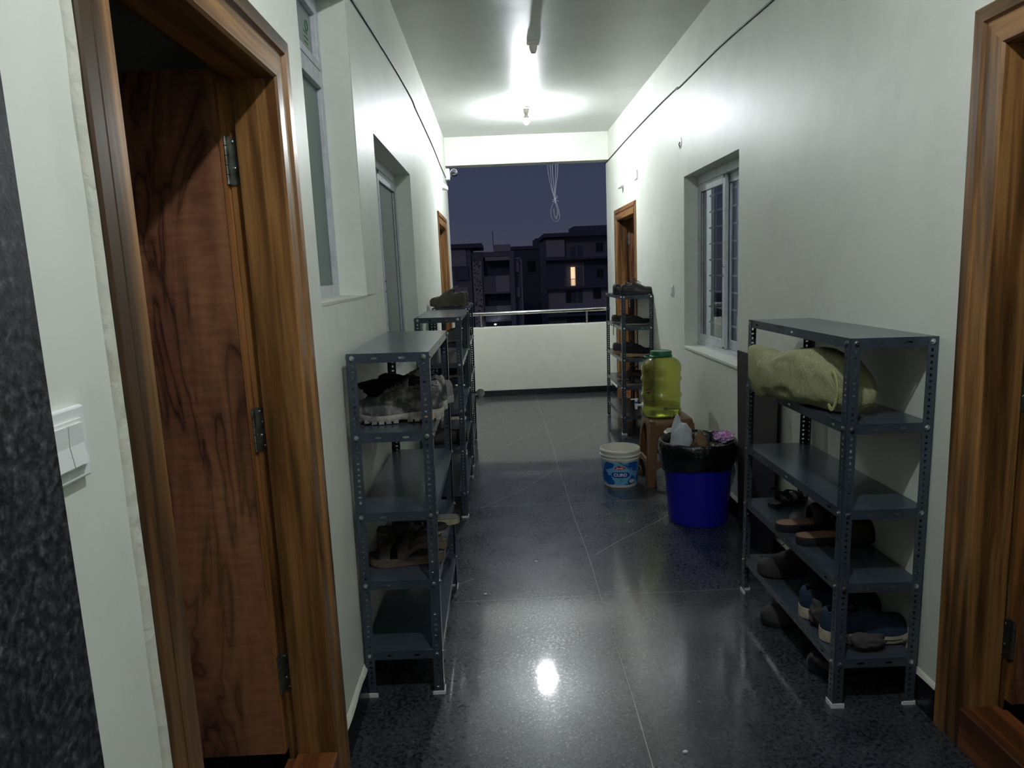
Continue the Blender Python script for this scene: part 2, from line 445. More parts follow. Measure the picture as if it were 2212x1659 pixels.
# window_1: tall narrow fixed window, frosted pane with a small vent above
w = sempty('window_1'); y0, y1, z0, z1 = W1; xf = XL-.11
b = MB(); rect_frame(b, xf-.04, xf, y0, y1, z0+.002, z1, .045, .05); b.box(xf-.038, xf+.004, y0+.045, y1-.045, 2.235, 2.295)
fr = b.build('window_frame', M_alu, w, bevel=.002)
b = MB(); rect_frame(b, xf-.034, xf+.006, y0+.045, y1-.045, 2.297, z1-.046, .03); b.build('vent_sash', M_alu, w, bevel=.002)
MB().box(xf-.022, xf-.016, y0+.044, y1-.044, z0+.05, 2.236).build('frosted_pane', M_frost, w)
MB().box(xf-.020, xf-.014, y0+.07, y1-.07, 2.32, z1-.07).build('vent_pane', mat('grey_vent_pane', (120, 126, 126), .3), w)
b = MB()
b.box(xf-.0138, xf-.0132, y1-.20, y1-.10, 2.33, 2.46)
st = b.build('glazing_sticker', mat('sticker_grey', (150, 158, 152), .6), w)
b = MB()
for k in range(4): b.box(xf-.0131, xf-.0127, y1-.19, y1-.13-.01*(k % 2), 2.345+k*.018, 2.353+k*.018)
b.tube([(xf-.012, y1-.15+.018*math.cos(t), 2.43+.018*math.sin(t)) for t in [2*PI*i/16 for i in range(17)]], .002, 5)
b.build('green_print', mat('sticker_green', (40, 104, 74), .6), st)
b = MB()
for i in range(14):
    a = i/13; b.add([(XL-.001, y0+(y1-y0)*a, z0+.001)], [])
rings = []
for i in range(15):
    y = y0+(y1-y0)*i/14; k = .003*noise.noise(Vector((y*20, 1, 5)))
    rings.append([(XL+.001, y, z0-.006+k), (XL+.002+k*.5, y, z0+.004), (xf, y, z0+.008+k), (xf, y, z0-.01)])
MB().loft(rings).build('rough_sill', M_plaster, w, smooth=40)

# window_2: sliding aluminium window, left wall
def sliding(name, side, W, glassy=True, open_grille=True):
    w = sempty(name); y0, y1, z0, z1 = W; x0 = XL if side < 0 else XR
    X = lambda d: x0+side*d     # d into the wall
    def B(b, d0, d1, *r): b.box(*sorted((X(d0), X(d1))), *r)
    b = MB()
    d0, d1 = .098, .158
    for (a, c, e, f) in ((y0, y0+.03, z0, z1), (y1-.03, y1, z0, z1), (y0+.03, y1-.03, z0, z0+.035), (y0+.03, y1-.03, z1-.06, z1)):
        B(b, d0, d1, a, c, e, f)
    B(b, .088, .099, y0+.002, y1-.002, z0+.001, z0+.018)
    b.build('window_frame', M_alu, w, bevel=.002)
    ym = (y0+y1)/2
    for k, (a, c, e) in enumerate(((ym-.03, y1-.032, .100), (y0+.032, ym+.03, .132))):
        s = MB(); sw = .052
        for r in ((a, a+sw, z0+.036, z1-.061), (c-sw, c, z0+.036, z1-.061), (a+sw, c-sw, z0+.036, z0+.095), (a+sw, c-sw, z1-.12, z1-.061)):
            B(s, e, e+.022, *r)
        so = s.build('sash', M_alu, w, bevel=.003)
        g = MB(); B(g, e+.009, e+.013, a+sw-.002, c-sw+.002, z0+.093, z1-.118); g.build('pane', M_glass, so)
        g = MB(); B(g, e-.001, e+.002, a+sw-.004, a+sw, z0+.09, z1-.116); B(g, e-.001, e+.002, c-sw, c-sw+.004, z0+.09, z1-.116)
        B(g, e-.001, e+.002, a+sw, c-sw, z1-.121, z1-.117); g.build('gasket', M_gasket, so)
        q = MB(); B(q, e-.004, e+.001, a+.008, a+.030, z1-.085, z1-.065); B(q, e-.004, e+.001, a+.010, a+.026, z0+.04, z0+.05)
        q.build('roller_stop', M_black, so)
        if k == 0:
            for zz in (1.42, 1.48):
                q = MB(); q.lathe([(.0001, .006), (.007, .006), (.009, 0)], 10)
                q.v = [(X(e)-side*vz, a+.026+vx, zz+vy) for vx, vy, vz in q.v]; q.build('latch_knob', M_chrome, so, smooth=40)
    b = MB(); rings = []
    for i in range(13):
        y = y0+(y1-y0)*i/12; k = .0025*noise.noise(Vector((y*15, side, 4)))
        rings.append([(X(-.006)+k, y, z0-.014), (X(-.006)+k, y, z0+.002), (X(.09), y, z0+.012+k), (X(.09), y, z0-.01)])
    b.loft(rings); b.build('sill', M_wall, w, smooth=40)
    g = MB(); xg = X(.19)
    z = z0+.06
    while z < z1-.02:
        g.box(xg-.004, xg+.004, y0, y1, z-.006, z+.006); z += .112
    for k in range(4):
        yy = y0+(y1-y0)*(k+.5)/4; g.box(xg-.003, xg+.003, yy-.006, yy+.006, z0, z1)
    g.build('grille', M_alu, w)
    return w
sliding('window_2', -1, W2)
sliding('window_3', 1, W3)
curtain('curtain', XL-.235, W2[0]-.1, W2[1]+.1, W2[2]-.1, W2[3]+.1, M_curtain2, 'pale grey pleated curtain behind the left sliding window')
curtain('curtain', XR+.235, 4.66, W3[1]+.1, W3[2]-.1, W3[3]+.1, M_curtain, 'grey pleated curtain in the far half of the right window')
curtain('curtain', XR+.26, W3[0]-.1, 4.36, W3[2]-.1, W3[3]+.1, M_curtain, 'grey pleated curtain in the near half of the right window')

# ---------------------------------------------------------------- slotted angle racks
RW, RL, RT = .278, .885, 1.252
SH = [1.25, .978, .695, .443, .175]
PITCH = .0199
def flange(b, F, w, z0, z1, t=.0016):
    """perforated strip: F(u, z, d) maps across-width u, height z, depth d"""
    n = int((z1-z0)/PITCH); z = z0
    for k in range(n+1):
        za = z0+k*PITCH; zb = min(za+PITCH, z1)
        if zb-za < .6*PITCH or k in (0, n):
            ring = [(0, za), (w, za), (w, zb), (0, zb)]
            for d in (0, t): b.add([F(u, zz, d) for u, zz in ring], [(0, 1, 2, 3)])
            continue
        zc = (za+zb)/2; uc = w*.56
        hw, hh = ((.0062, .0036) if k % 2 else (.0040, .0058))
        outer = [(0, za), (uc, za), (w, za), (w, zc), (w, zb), (uc, zb), (0, zb), (0, zc)]
        inner = [(uc-hw*.75, zc-hh*.75), (uc, zc-hh), (uc+hw*.75, zc-hh*.75), (uc+hw, zc), (uc+hw*.75, zc+hh*.75), (uc, zc+hh), (uc-hw*.75, zc+hh*.75), (uc-hw, zc)]
        for d in (0, t):
            b.add([F(u, zz, d) for u, zz in outer+inner], [(i, (i+1) % 8, 8+(i+1) % 8, 8+i) for i in range(8)])
        b.add([F(u, zz, d) for d in (0, t) for u, zz in inner], [(i, (i+1) % 8, 8+(i+1) % 8, 8+i) for i in range(8)])
    for u in (0, w):
        b.add([F(u, z0, 0), F(u, z1, 0), F(u, z1, t), F(u, z0, t)], [(0, 1, 2, 3)])

def post_mesh():
    b = MB(); w = .034
    flange(b, lambda u, z, d: (u, d, z), w, .006, RT-.001)
    flange(b, lambda u, z, d: (d, u, z), w, .006, RT-.001)
    return b
def shelf_mesh(top):
    """tray with turned-down lips that carry a few slots"""
    b = MB(); t = .0016; x0, x1, y0, y1 = t+.0004, RW-t-.0004, t+.0004, RL-t-.0004
    z1 = 0; z0 = -.032
    b.box(x0, x1, y0, y1, z1-.0018, z1)
    def lip(F, L):
        cells = [0, .075, .105, L-.105, L-.075, L] if L < .4 else [0, .075, .105, L*.5-.015, L*.5+.015, L-.105, L-.075, L]
        for i in range(len(cells)-1):
            a, c = cells[i], cells[i+1]
            if i % 2 == 0:
                for d in (0, t): b.add([F(a, z0, d), F(c, z0, d), F(c, z1-.001, d), F(a, z1-.001, d)], [(0, 1, 2, 3)])
            else:
                m = (a+c)/2; hw, hh, zc = .012, .0042, -.017
                outer = [(a, z0), (m, z0), (c, z0), (c, zc), (c, z1-.001), (m, z1-.001), (a, z1-.001), (a, zc)]
                inner = [(m-hw*.8, zc-hh*.8), (m, zc-hh), (m+hw*.8, zc-hh*.8), (m+hw, zc), (m+hw*.8, zc+hh*.8), (m, zc+hh), (m-hw*.8, zc+hh*.8), (m-hw, zc)]
                for d in (0, t): b.add([F(u, zz, d) for u, zz in outer+inner], [(i, (i+1) % 8, 8+(i+1) % 8, 8+i) for i in range(8)])
                b.add([F(u, zz, d) for d in (0, t) for u, zz in inner], [(i, (i+1) % 8, 8+(i+1) % 8, 8+i) for i in range(8)])
        b.add([F(0, z0, 0), F(L, z0, 0), F(L, z0, t+.008), F(0, z0, t+.008)], [(0, 1, 2, 3)])
    lip(lambda u, z, d: (x0+u, y0+d, z), x1-x0); lip(lambda u, z, d: (x0+u, y1-d, z), x1-x0)
    lip(lambda u, z, d: (x0+d, y0+u, z), y1-y0); lip(lambda u, z, d: (x1-d, y0+u, z), y1-y0)
    return b
def bolt_mesh():
    b = MB()
    b.lathe([(.0085, 0), (.0085, .0014), (.007, .0016)], 14, cap0=True, cap1=True)
    b.lathe([(.0066, .0014), (.0066, .0050), (.0054, .0064), (.0001, .0066)], 6)
    return b
def make_rack():
    root = thing('shoe_rack', 'x', 'shoe rack', group='slotted steel shoe racks')
    corners = [(0, 0, 0), (RW, 0, PI/2), (RW, RL, PI), (0, RL, -PI/2)]
    p0 = None; f0 = None
    fb = MB(); g = .0015
    fb.box(-.003-g, .040, -.003-g, .0+.004, 0, .012); fb.box(-.003-g, .004, .004, .040, 0, .012)
    fb.box(-.003-g, .040, -.003-g, -.0005, .012, .017); fb.box(-.003-g, -.0005, -.0005, .040, .012, .017)
    for (x, y, r) in corners:
        if p0 is None:
            p = p0 = post_mesh().build('post', M_steel, root)
            f = f0 = fb.build('foot', M_foot, p, bevel=.001)
        else:
            p = p0.copy(); COL.objects.link(p); p.parent = root
            f = f0.copy(); COL.objects.link(f); f.parent = p
        p.location = (x, y, 0); p.rotation_euler = (0, 0, r)
    s0 = None; b0 = None
    for k, z in enumerate(SH):
        if s0 is None: s = s0 = shelf_mesh(True).build('shelf', M_steel, root)
        else:
            s = s0.copy(); COL.objects.link(s); s.parent = root
        s.location = (0, 0, z+.0015 if k == 0 else z)
        e = .0195
        for (bx, by, rx, ry) in ((e, 0, PI/2, 0), (RW-e, 0, PI/2, 0), (e, RL, -PI/2, 0), (RW-e, RL, -PI/2, 0),
                                 (0, e, 0, -PI/2), (0, RL-e, 0, -PI/2), (RW, e, 0, PI/2), (RW, RL-e, 0, PI/2)):
            if b0 is None: q = b0 = bolt_mesh().build('bolt', M_bolt, s, smooth=30)
            else:
                q = b0.copy(); COL.objects.link(q); q.parent = s
            q.location = (bx, by, -.015); q.rotation_euler = (rx, ry, 0)
    return root
RK = [((1.066, 2.130), 'dark slate steel shoe rack at right near the camera, green bag on it'),
      ((-.536, 2.328), 'dark slate steel shoe rack nearest on the left, muddy boots inside'),
      ((-.522, 4.166), 'empty-topped slate steel shoe rack, middle one of the left row'),
      ((-.522, 5.318), 'slate steel shoe rack at the left far end with olive shoes on top'),
      ((1.074, 6.125), 'slate steel shoe rack at right far end with black lace-up shoes on top')]
rack0 = make_rack()
for i, ((x, y), lab) in enumerate(RK):
    r = rack0 if i == 0 else copy_tree(rack0)
    r.location = (x, y, 0); r['label'] = lab
    if i == 0: r.rotation_euler = (0, R(.9), 0)
    if i == 4: r.rotation_euler = (0, R(.45), 0)

# ---------------------------------------------------------------- footwear
def lerp(tab, t):
    for i in range(len(tab)-1):
        if t <= tab[i+1][0]:
            a, b = tab[i], tab[i+1]; k = (t-a[0])/(b[0]-a[0]+1e-9); k = k*k*(3-2*k)*.5+k*.5
            return a[1]+(b[1]-a[1])*k
    return tab[-1][1]
WTAB = [(0, .02), (.02, .38), (.06, .58), (.14, .70), (.3, .70), (.45, .74), (.6, .92), (.72, 1.), (.82, .97), (.9, .82), (.96, .55), (.99, .26), (1, .03)]
def stations(n): return [.5-.5*math.cos(PI*i/n) for i in range(n+1)]

def make_shoe(name, label, cat, loc, rz, mu, ms, L=.285, W=.1, hc=.085, hi=.08, ht=.05, th=.026, spring=.012, sole_w=.004,
              opening=(.035, .40), laces=None, tongue=True, lining=None, z_lace=True, lugs=False, stripe=None, group=None,
              open_back=False, lace_bow=False, patch=None, accents=None, rot=(0, 0)):
    root = thing(name, label, cat, loc, rz, group); root.rotation_euler = (rot[0], rot[1], rz)
    n = 26; T = stations(n); hw = lambda t: lerp(WTAB, t)*W/2
    zb = lambda t: spring*max(0, (t-.72)/.28)**2
    tk = lambda t: th*(1.15-.35*min(1, t/.6)) if not open_back else th
    X = lambda t: (t-.5)*L
    # sole
    b = MB(); rings = []
    for t in T:
        w_ = hw(t)+sole_w; x = X(t)+(sole_w if t > .5 else -sole_w)*abs(t-.5)*2
        z0_, z1_ = zb(t), zb(t)+tk(t)
        if .36 < t < .52 and th > .024: z0_ += .004
        rings.append([(x, -w_*.95, z0_), (x, -w_, z0_+.003), (x, -w_*1.01, (z0_+z1_)/2), (x, -w_, z1_), (x, w_, z1_), (x, w_*1.01, (z0_+z1_)/2), (x, w_, z0_+.003), (x, w_*.95, z0_)])
    b.loft(rings)
    so = b.build('sole', ms, root, smooth=50)
    if lugs:
        for k in range(12):
            t = .03+k*.082
            if .36 < t < .5: continue
            for s_ in (-1, 1):
                w_ = hw(t+.02)+sole_w+.001
                MB().box(X(t), X(t+.058), *sorted((s_*w_, s_*w_*.35)), zb(t+.03)-.006, zb(t+.03)+.006).build('tread_lug', ms, so)
    if stripe:
        b = MB()
        for s_ in (-1, 1):
            rr = []
            for t in [i/24 for i in range(1, 24)]:
                w_ = (hw(t)+sole_w)*1.012+.0006; zc = zb(t)+tk(t)*.52
                rr.append([(X(t), s_*w_, zc-.0016), (X(t), s_*w_, zc+.0016)])
            b.loft(rr, False, False, False)
        b.build('sole_stripe', stripe, so)
    # upper
    HT = [(0, hc*.72), (.03, hc*.78), (.07, hc*.86), (.12, hc*.97), (.22, hc*.86), (.33, hc*.92), (.41, max(hi, hc*.97) if hi > hc else hi*1.02), (.5, hi*.9), (.62, hi*.72+ht*.15), (.74, ht), (.86, ht*.93), (.94, ht*.74), (.98, ht*.5), (1, ht*.25)]
    if open_back: HT = [(0, .01), (.38, .012), (.44, hi*.85), (.52, hi), (.66, hi*.86), (.78, ht), (.9, ht*.85), (.97, ht*.5), (1, ht*.2)]
    m = 18
    base = lambda t: zb(t)+tk(t)-.004
    top = lambda t: lerp(HT, t)
    def P(t, a):
        c, s_ = math.cos(a), math.sin(a)
        k = (.34+2.2*t if t < .12 else .62) if t < .42 else .62+.5*min(1, (t-.42)/.3)
        lean = 1 if t > .45 else .93-.12*(s_**2)
        x = X(t)+.008*s_**2*max(0, 1-t/.18)
        return (x, hw(t)*lean*math.copysign(abs(c)**.72, c)*(1-.18*s_*(1 if .4 < t < .62 else .2)), base(t)+top(t)*s_**k)
    b = MB(); V = []
    TT = T if not open_back else [t for t in T if t > .40]
    for t in TT: V += [P(t, PI*j/m) for j in range(m+1)]
    F = []
    for i in range(len(TT)-1):
        tm = (TT[i]+TT[i+1])/2
        for j in range(m):
            am = PI*(j+.5)/m
            if opening and opening[0] < tm < opening[1] and abs(math.cos(am)) < .74: continue
            a = i*(m+1)+j; F.append((a, a+1, a+m+2, a+m+1))
    b.add(V, F)
    up = b.build('upper', [mu], root, smooth=70)
    sd = up.modifiers.new('thickness', 'SOLIDIFY'); sd.thickness = .0045; sd.offset = 1
    ss = up.modifiers.new('smooth', 'SUBSURF'); ss.levels = 1; ss.render_levels = 1
    # insole
    ml = lining or mat('dark_lining', (22, 22, 24), .9)
    b = MB(); rr = []
    for t in T[1:-1]: rr.append([(X(t), -hw(t)*.9, base(t)+.006), (X(t), hw(t)*.9, base(t)+.006)])
    b.loft(rr, False, False, False); b.build('insole', ml, root)
    if opening and not open_back:      # padded collar
        for s_ in (0,):
            a_lo = math.acos(.74)
            pts = []
            ts = [opening[0]+(opening[1]-opening[0])*i/14 for i in range(15)]
            left = [P(t, a_lo+.03) for t in ts]; right = [P(t, PI-a_lo-.03) for t in ts]
            back = [P(opening[0]*.8, a_lo+(PI-2*a_lo)*i/6) for i in range(1, 6)]
            loop = list(reversed(left))+back+right
            MB().tube(smooth_path(loop, 2), .0052, 8).build('collar', lining or mu, root, smooth=60)
    if tongue and not open_back:
        b = MB(); rr = []
        for i in range(7):
            t = .58-.036*i; x = X(t)-.004*i
            z = base(t)+top(min(t+.02, .99))+.002+.0022*i*i*.35; w_ = hw(t)*.42
            rr.append([(x, -w_, z-.002), (x, -w_*.6, z+.004), (x, w_*.6, z+.004), (x, w_, z-.002), (x, w_*.6, z-.004), (x, -w_*.6, z-.004)])
        b.loft(rr); b.build('tongue', mu, root, smooth=60)
    if laces:
        b = MB(); k = 5; q = []
        for i in range(k):
            t = .425+.045*i; z = base(t)+top(t)+.004; w_ = hw(t)*.42
            q.append((t, w_, z))
        for i in range(k):
            t, w_, z = q[i]; t2, w2, z2 = q[min(i+1, k-1)]
            b.tube([(X(t), -w_, z-.006), (X(t)+.002, -w_*.5, z), (X(t2), w_*.5, z2+.001), (X(t2), w_, z2-.006)], .0021, 6)
            b.tube([(X(t), w_, z-.006), (X(t)+.002, w_*.5, z+.001), (X(t2), -w_*.5, z2), (X(t2), -w_, z2-.006)], .0021, 6)
        if lace_bow:
            t, w_, z = q[0]; x = X(t)
            for s_ in (-1, 1):
                b.tube(smooth_path([(x, 0, z), (x-.004, s_*.014, z+.022), (x+.004, s_*.024, z+.034), (x+.012, s_*.02, z+.016), (x, 0, z+.002)], 5), .0018, 6)
                b.tube(smooth_path([(x, 0, z), (x+.016, s_*.014, z+.014), (x+.038, s_*.030, z+.006), (x+.052, s_*.038, z-.012)], 4), .0018, 6)
        b.build('lace', laces, root, smooth=60)
        if accents:
            e = MB()
            for (t, w_, z) in q[:4]:
                for s_ in (-1, 1):
                    e.tube([(X(t)+.004*math.cos(a), s_*(w_+.006)+s_*.003*math.sin(a), z-.010+.003*math.sin(a)) for a in [2*PI*i/10 for i in range(11)]], .0012, 5)
            e.build('eyelet', accents, root, smooth=60)
    if patch:
        b = MB(); s_ = -1; t = .12
        b.loft([[(X(t)+.016*math.cos(a), -(hw(t)+sole_w+.0015), zb(t)+tk(t)*.55+.008*math.sin(a)) for a in [2*PI*i/14 for i in range(14)]],
                [(X(t)+.016*math.cos(a), -(hw(t)+sole_w-.001), zb(t)+tk(t)*.55+.008*math.sin(a)) for a in [2*PI*i/14 for i in range(14)]]])
        b.build('side_badge', patch, root)
    return root

def make_slipper(name, label, cat, loc, rz, mf, ms, strap, L=.27, W=.1, th=.024, bands=((.52, .74, .055),), heel_strap=False, buckle=None, group=None, rot=(0, 0)):
    root = thing(name, label, cat, loc, rz, group); root.rotation_euler = (rot[0], rot[1], rz)
    T = stations(22); hw = lambda t: lerp(WTAB, t)*W/2; X = lambda t: (t-.5)*L
    zb = lambda t: .008*max(0, (t-.75)/.25)**2
    b = MB(); rings = []
    for t in T:
        w_ = hw(t); rings.append([(X(t), -w_*.96, zb(t)), (X(t), -w_, zb(t)+th*.5), (X(t), -w_*.98, zb(t)+th), (X(t), w_*.98, zb(t)+th), (X(t), w_, zb(t)+th*.5), (X(t), w_*.96, zb(t))])
    b.loft(rings); b.build('sole', ms, root, smooth=40)
    b = MB(); rings = []
    for t in T[1:-1]:
        w_ = hw(t)*.93; z = zb(t)+th; rim = .003
        rings.append([(X(t), -w_, z+rim), (X(t), -w_*.7, z+.0008), (X(t), 0, z+.0012), (X(t), w_*.7, z+.0008), (X(t), w_, z+rim), (X(t), w_, z-.002), (X(t), -w_, z-.002)])
    b.loft(rings); b.build('footbed', mf, root, smooth=50)
    for (t0, t1, h) in bands:
        b = MB(); rings = []
        for i in range(6):
            t = t0+(t1-t0)*i/5; w_ = hw(t)*1.0; hh = h*(1-.25*i/5)
            outer = [(X(t), w_*math.copysign(abs(math.cos(a))**.8, math.cos(a)), zb(t)+th*.5+hh*math.sin(a)**.8) for a in [PI*j/12 for j in range(13)]]
            inner = [(x, y*.95, max(z-.004, zb(t)+th*.4)) for x, y, z in reversed(outer)]
            rings.append(outer+inner)
        b.loft(rings); b.build('strap', strap, root, smooth=50)
    if heel_strap:
        w_ = hw(.2); zz = th+.05
        b = MB(); loop = [(X(.48), -hw(.48)*.95, th+.01), (X(.34), -w_*1.02, th+.038), (X(.14), -w_*.95, zz), (X(.0), 0, zz+.004), (X(.14), w_*.95, zz), (X(.34), w_*1.02, th+.038), (X(.48), hw(.48)*.95, th+.01)]
        pts = smooth_path(loop, 5); rr = []
        for p in pts: rr.append([(p.x, p.y, p.z-.010), (p.x*.985, p.y*.95, p.z-.010), (p.x*.985, p.y*.95, p.z+.010), (p.x, p.y, p.z+.010)])
        b.loft(rr); b.build('heel_strap', strap, root, smooth=50)
    if buckle:
        t = bands[0][0]+.05; w_ = hw(t)
        b = MB(); x = X(t); y = -w_*1.03; z = th+.018
        b.tube([(x-.012, y, z-.008), (x+.012, y, z-.008), (x+.012, y+.003, z+.012), (x-.012, y+.003, z+.012), (x-.012, y, z-.008)], .0016, 6)
        b.build('buckle', buckle, root, smooth=40)
    return root

def lump(name, label, cat, loc, size, m, amp=.35, seed=0, fr=2.2, rz=0, sub=4, flat=None, group=None, crease=0.):
    bm = bmesh.new(); bmesh.ops.create_icosphere(bm, subdivisions=sub, radius=1)
    for v in bm.verts:
        p = v.co.copy(); q = p*fr+Vector((seed, seed*2.3, 0))
        d = 1+amp*noise.noise(q)+amp*.5*noise.noise(q*2.3)+crease*(abs(noise.noise(q*3.1))-.2)
        c = Vector((p.x*d*size[0], p.y*d*size[1], p.z*d*size[2]))
        if flat is not None: c.z = max(c.z, flat*size[2])
        v.co = c
    me = bpy.data.meshes.new(name); bm.to_mesh(me); bm.free(); me.materials.append(m)
    me.polygons.foreach_set('use_smooth', [True]*len(me.polygons))
    o = bpy.data.objects.new(name, me); COL.objects.link(o); o.location = loc; o.rotation_euler = (0, 0, rz)
    return tag(o, label, cat, group)

M_boot = mat('dusty_black_leather', (50, 51, 54), .55, bump=(60, .4, 5, .004), vary=(24, (150, 146, 136), .46, .74))
M_bootsole = mat('muddy_rubber_sole', (110, 108, 104), .8, bump=(50, .5, 4, .004), vary=(16, (172, 168, 156), .4, .65))
M_blk = mat('black_shoe_leather', (20, 21, 23), .38, bump=(40, .25, 4, .003))
M_blks = mat('black_rubber', (24, 25, 28), .55)
M_mesh = mat('black_mesh_upper', (22, 22, 27), .85, bump=(300, .4, 2, .002))
M_gsole = mat('grey_foam_sole', (136, 134, 130), .7)
M_tsole = mat('tan_foam_sole', (176, 146, 118), .7, vary=(20, (150, 120, 94), .4, .6))
M_wsole = mat('off_white_sole', (196, 186, 166), .65, vary=(16, (160, 150, 130), .45, .7))
M_olive = mat('olive_brown_suede', (62, 60, 50), .8, bump=(80, .4, 4, .003), vary=(12, (82, 78, 64), .4, .7))
M_olsole = mat('olive_rubber_sole', (56, 55, 48), .8, bump=(60, .6, 3, .005), vary=(30, (92, 88, 74), .45, .65))
M_navy = mat('navy_knit_upper', (26, 44, 66), .8, bump=(260, .3, 2, .002))
M_brn = mat('brown_suede', (66, 52, 44), .85, bump=(90, .4, 4, .003))
M_brn2 = mat('dark_brown_leather', (42, 30, 28), .6, bump=(60, .3, 4, .003))
M_cork = mat('worn_brown_sole', (104, 88, 74), .8, vary=(20, (78, 64, 54), .4, .65))
M_greyshoe = mat('grey_fabric_upper', (112, 112, 110), .85, bump=(120, .3, 3, .003))
M_dkgrey = mat('charcoal_upper', (46, 43, 43), .8, bump=(90, .4, 3, .003))
M_bsole2 = mat('beige_sole', (150, 142, 116), .75)
M_tanin = mat('tan_insole', (112, 86, 66), .75)
M_lace = mat('dark_lace', (28, 28, 30), .85)
M_lacebr = mat('brown_lace', (96, 80, 72), .85)
M_sock = mat('black_sock', (12, 13, 18), .95, bump=(200, .3, 2, .002))
M_gsock = mat('grey_sock', (62, 60, 60), .95, bump=(200, .3, 2, .002))
M_eye = mat('metal_eyelet', (170, 172, 176), .3, 1.)
M_badge = mat('orange_badge', (196, 142, 100), .5)
M_purple = mat('purple_panel_upper', (58, 46, 66), .7, bump=(200, .3, 2, .002))

z2, z3, z4, z5 = SH[1], SH[2], SH[3], SH[4]
# left near rack
make_shoe('work_boot', 'muddy black leather work boot with lugged sole on the near left rack', 'boot', (-.375, 2.52, z2+.007), PI+.10, M_boot, M_bootsole,
          L=.31, W=.108, hc=.125, hi=.118, ht=.062, th=.030, laces=M_lace, lugs=True, accents=M_eye, patch=None, spring=.016, tongue=True)
BB = make_shoe('work_boot', 'black work boot in shadow behind the muddy one, near left rack', 'boot', (-.372, 2.675, z2+.007), PI+.04, M_boot, M_bootsole,
          L=.31, W=.108, hc=.125, hi=.115, ht=.062, th=.030, laces=M_lace, lugs=True, accents=M_eye)
b = MB(); pc = Vector((-.264, 2.452, z2+.022))
b.loft([[(pc.x+.020*math.cos(a), pc.y-.005+.0001*math.sin(a), pc.z+.010*math.sin(a)) for a in [2*PI*i/16 for i in range(16)]],
        [(pc.x+.020*math.cos(a), pc.y+.004, pc.z+.010*math.sin(a)) for a in [2*PI*i/16 for i in range(16)]]])
bo = [o for o in COL.objects if o.name == 'work_boot'][0]
sb_ = b.build('side_badge', M_badge)
bpy.context.view_layer.update()
sb_.parent = bo; sb_.matrix_parent_inverse = bo.matrix_world.inverted()
sb_['label'] = 'orange round badge'
lump('sock', 'crumpled black sock stuffed over the boots on near left rack', 'sock', (-.40, 2.585, z2+.123), (.115, .05, .036), M_sock, .45, 3, 2.2)
lump('sock', 'small black sock hanging over the boot toe, near left rack', 'sock', (-.475, 2.625, z2+.105), (.055, .05, .032), M_sock, .35, 9, 1.8)
lump('cloth', 'grey canvas cloth folded above the boots, near left rack', 'cloth', (-.315, 2.64, z2+.150), (.042, .05, .018), mat('grey_canvas', (128, 126, 112), .9), .4, 5, 2.0)
make_shoe('canvas_shoe', 'worn grey canvas shoe behind the work boots, heel to the aisle', 'shoe', (-.345, 2.86, z2), PI-.05, M_greyshoe, M_gsole, L=.28, hc=.08, hi=.078, ht=.048, laces=None)
make_slipper('sandal', 'dark brown strap sandal, front one on the near left rack', 'sandal', (-.385, 2.49, z4), PI+.04, M_brn2, M_cork, mat('taupe_strap', (86, 74, 70), .7),
             L=.28, W=.104, th=.030, bands=((.46, .60, .066), (.70, .84, .050)), heel_strap=True, buckle=M_eye)
make_slipper('sandal', 'dark brown strap sandal, rear one on the near left rack', 'sandal', (-.380, 2.625, z4), PI-.03, M_brn2, M_cork, mat('dark_strap', (42, 38, 36), .7),
             L=.28, W=.104, th=.030, bands=((.46, .60, .066), (.70, .84, .050)), heel_strap=True, buckle=M_eye)
make_slipper('slipper', 'beige-edged slipper with black strap, shorter reach, near left rack', 'slipper', (-.415, 2.77, z4), PI+.03, mat('slipper_footbed', (70, 70, 68), .8), M_bsole2, M_blks, L=.275, bands=((.48, .72, .06),))
make_slipper('slipper', 'beige-edged slipper with black strap sticking furthest into the aisle', 'slipper', (-.345, 2.885, z4), PI+.03, mat('slipper_footbed2', (84, 82, 76), .8), M_bsole2, M_blks, L=.275, bands=((.42, .70, .065),))
# left far rack
for k, (yy, zz_, lab) in enumerate(((5.445, SH[0], 'olive-brown hiking shoe nearest the camera, atop the far left rack'), (5.60, SH[0], 'olive-brown hiking shoe behind its pair, atop the far left rack'))):
    make_shoe('hiking_shoe', lab, 'shoe', (-.385+.012*k, yy, zz_+.003), PI+.05-.08*k, M_olive, M_olsole, L=.275, W=.1, hc=.098, hi=.102, ht=.055, th=.030, laces=M_lace, lugs=False)
make_shoe('sneaker', 'light grey mesh sneaker inside the far left rack, upper shelf', 'shoe', (-.37, 5.46, z2), PI, M_greyshoe, M_gsole, L=.27, hc=.085, laces=M_lace)
make_shoe('sneaker', 'black sneaker behind the grey one on the far left rack', 'shoe', (-.36, 5.62, z2), PI+.1, M_mesh, M_gsole, L=.27, hc=.085, laces=M_lace)
make_shoe('sneaker', 'dark sneaker with pale sole on far left rack, middle shelf', 'shoe', (-.37, 5.47, z3), PI, M_mesh, M_gsole, L=.27, hc=.075, laces=M_lace)
make_shoe('sneaker', 'black sneaker at the back of the far left rack, middle shelf', 'shoe', (-.37, 5.63, z3), PI, M_mesh, M_blks, L=.27, hc=.075, laces=M_lace)
make_shoe('loafer', 'dark brown loafer in the middle left rack, second lowest shelf', 'shoe', (-.37, 4.36, z4), PI, M_brn2, M_blks, L=.27, hc=.07, laces=None, tongue=False)
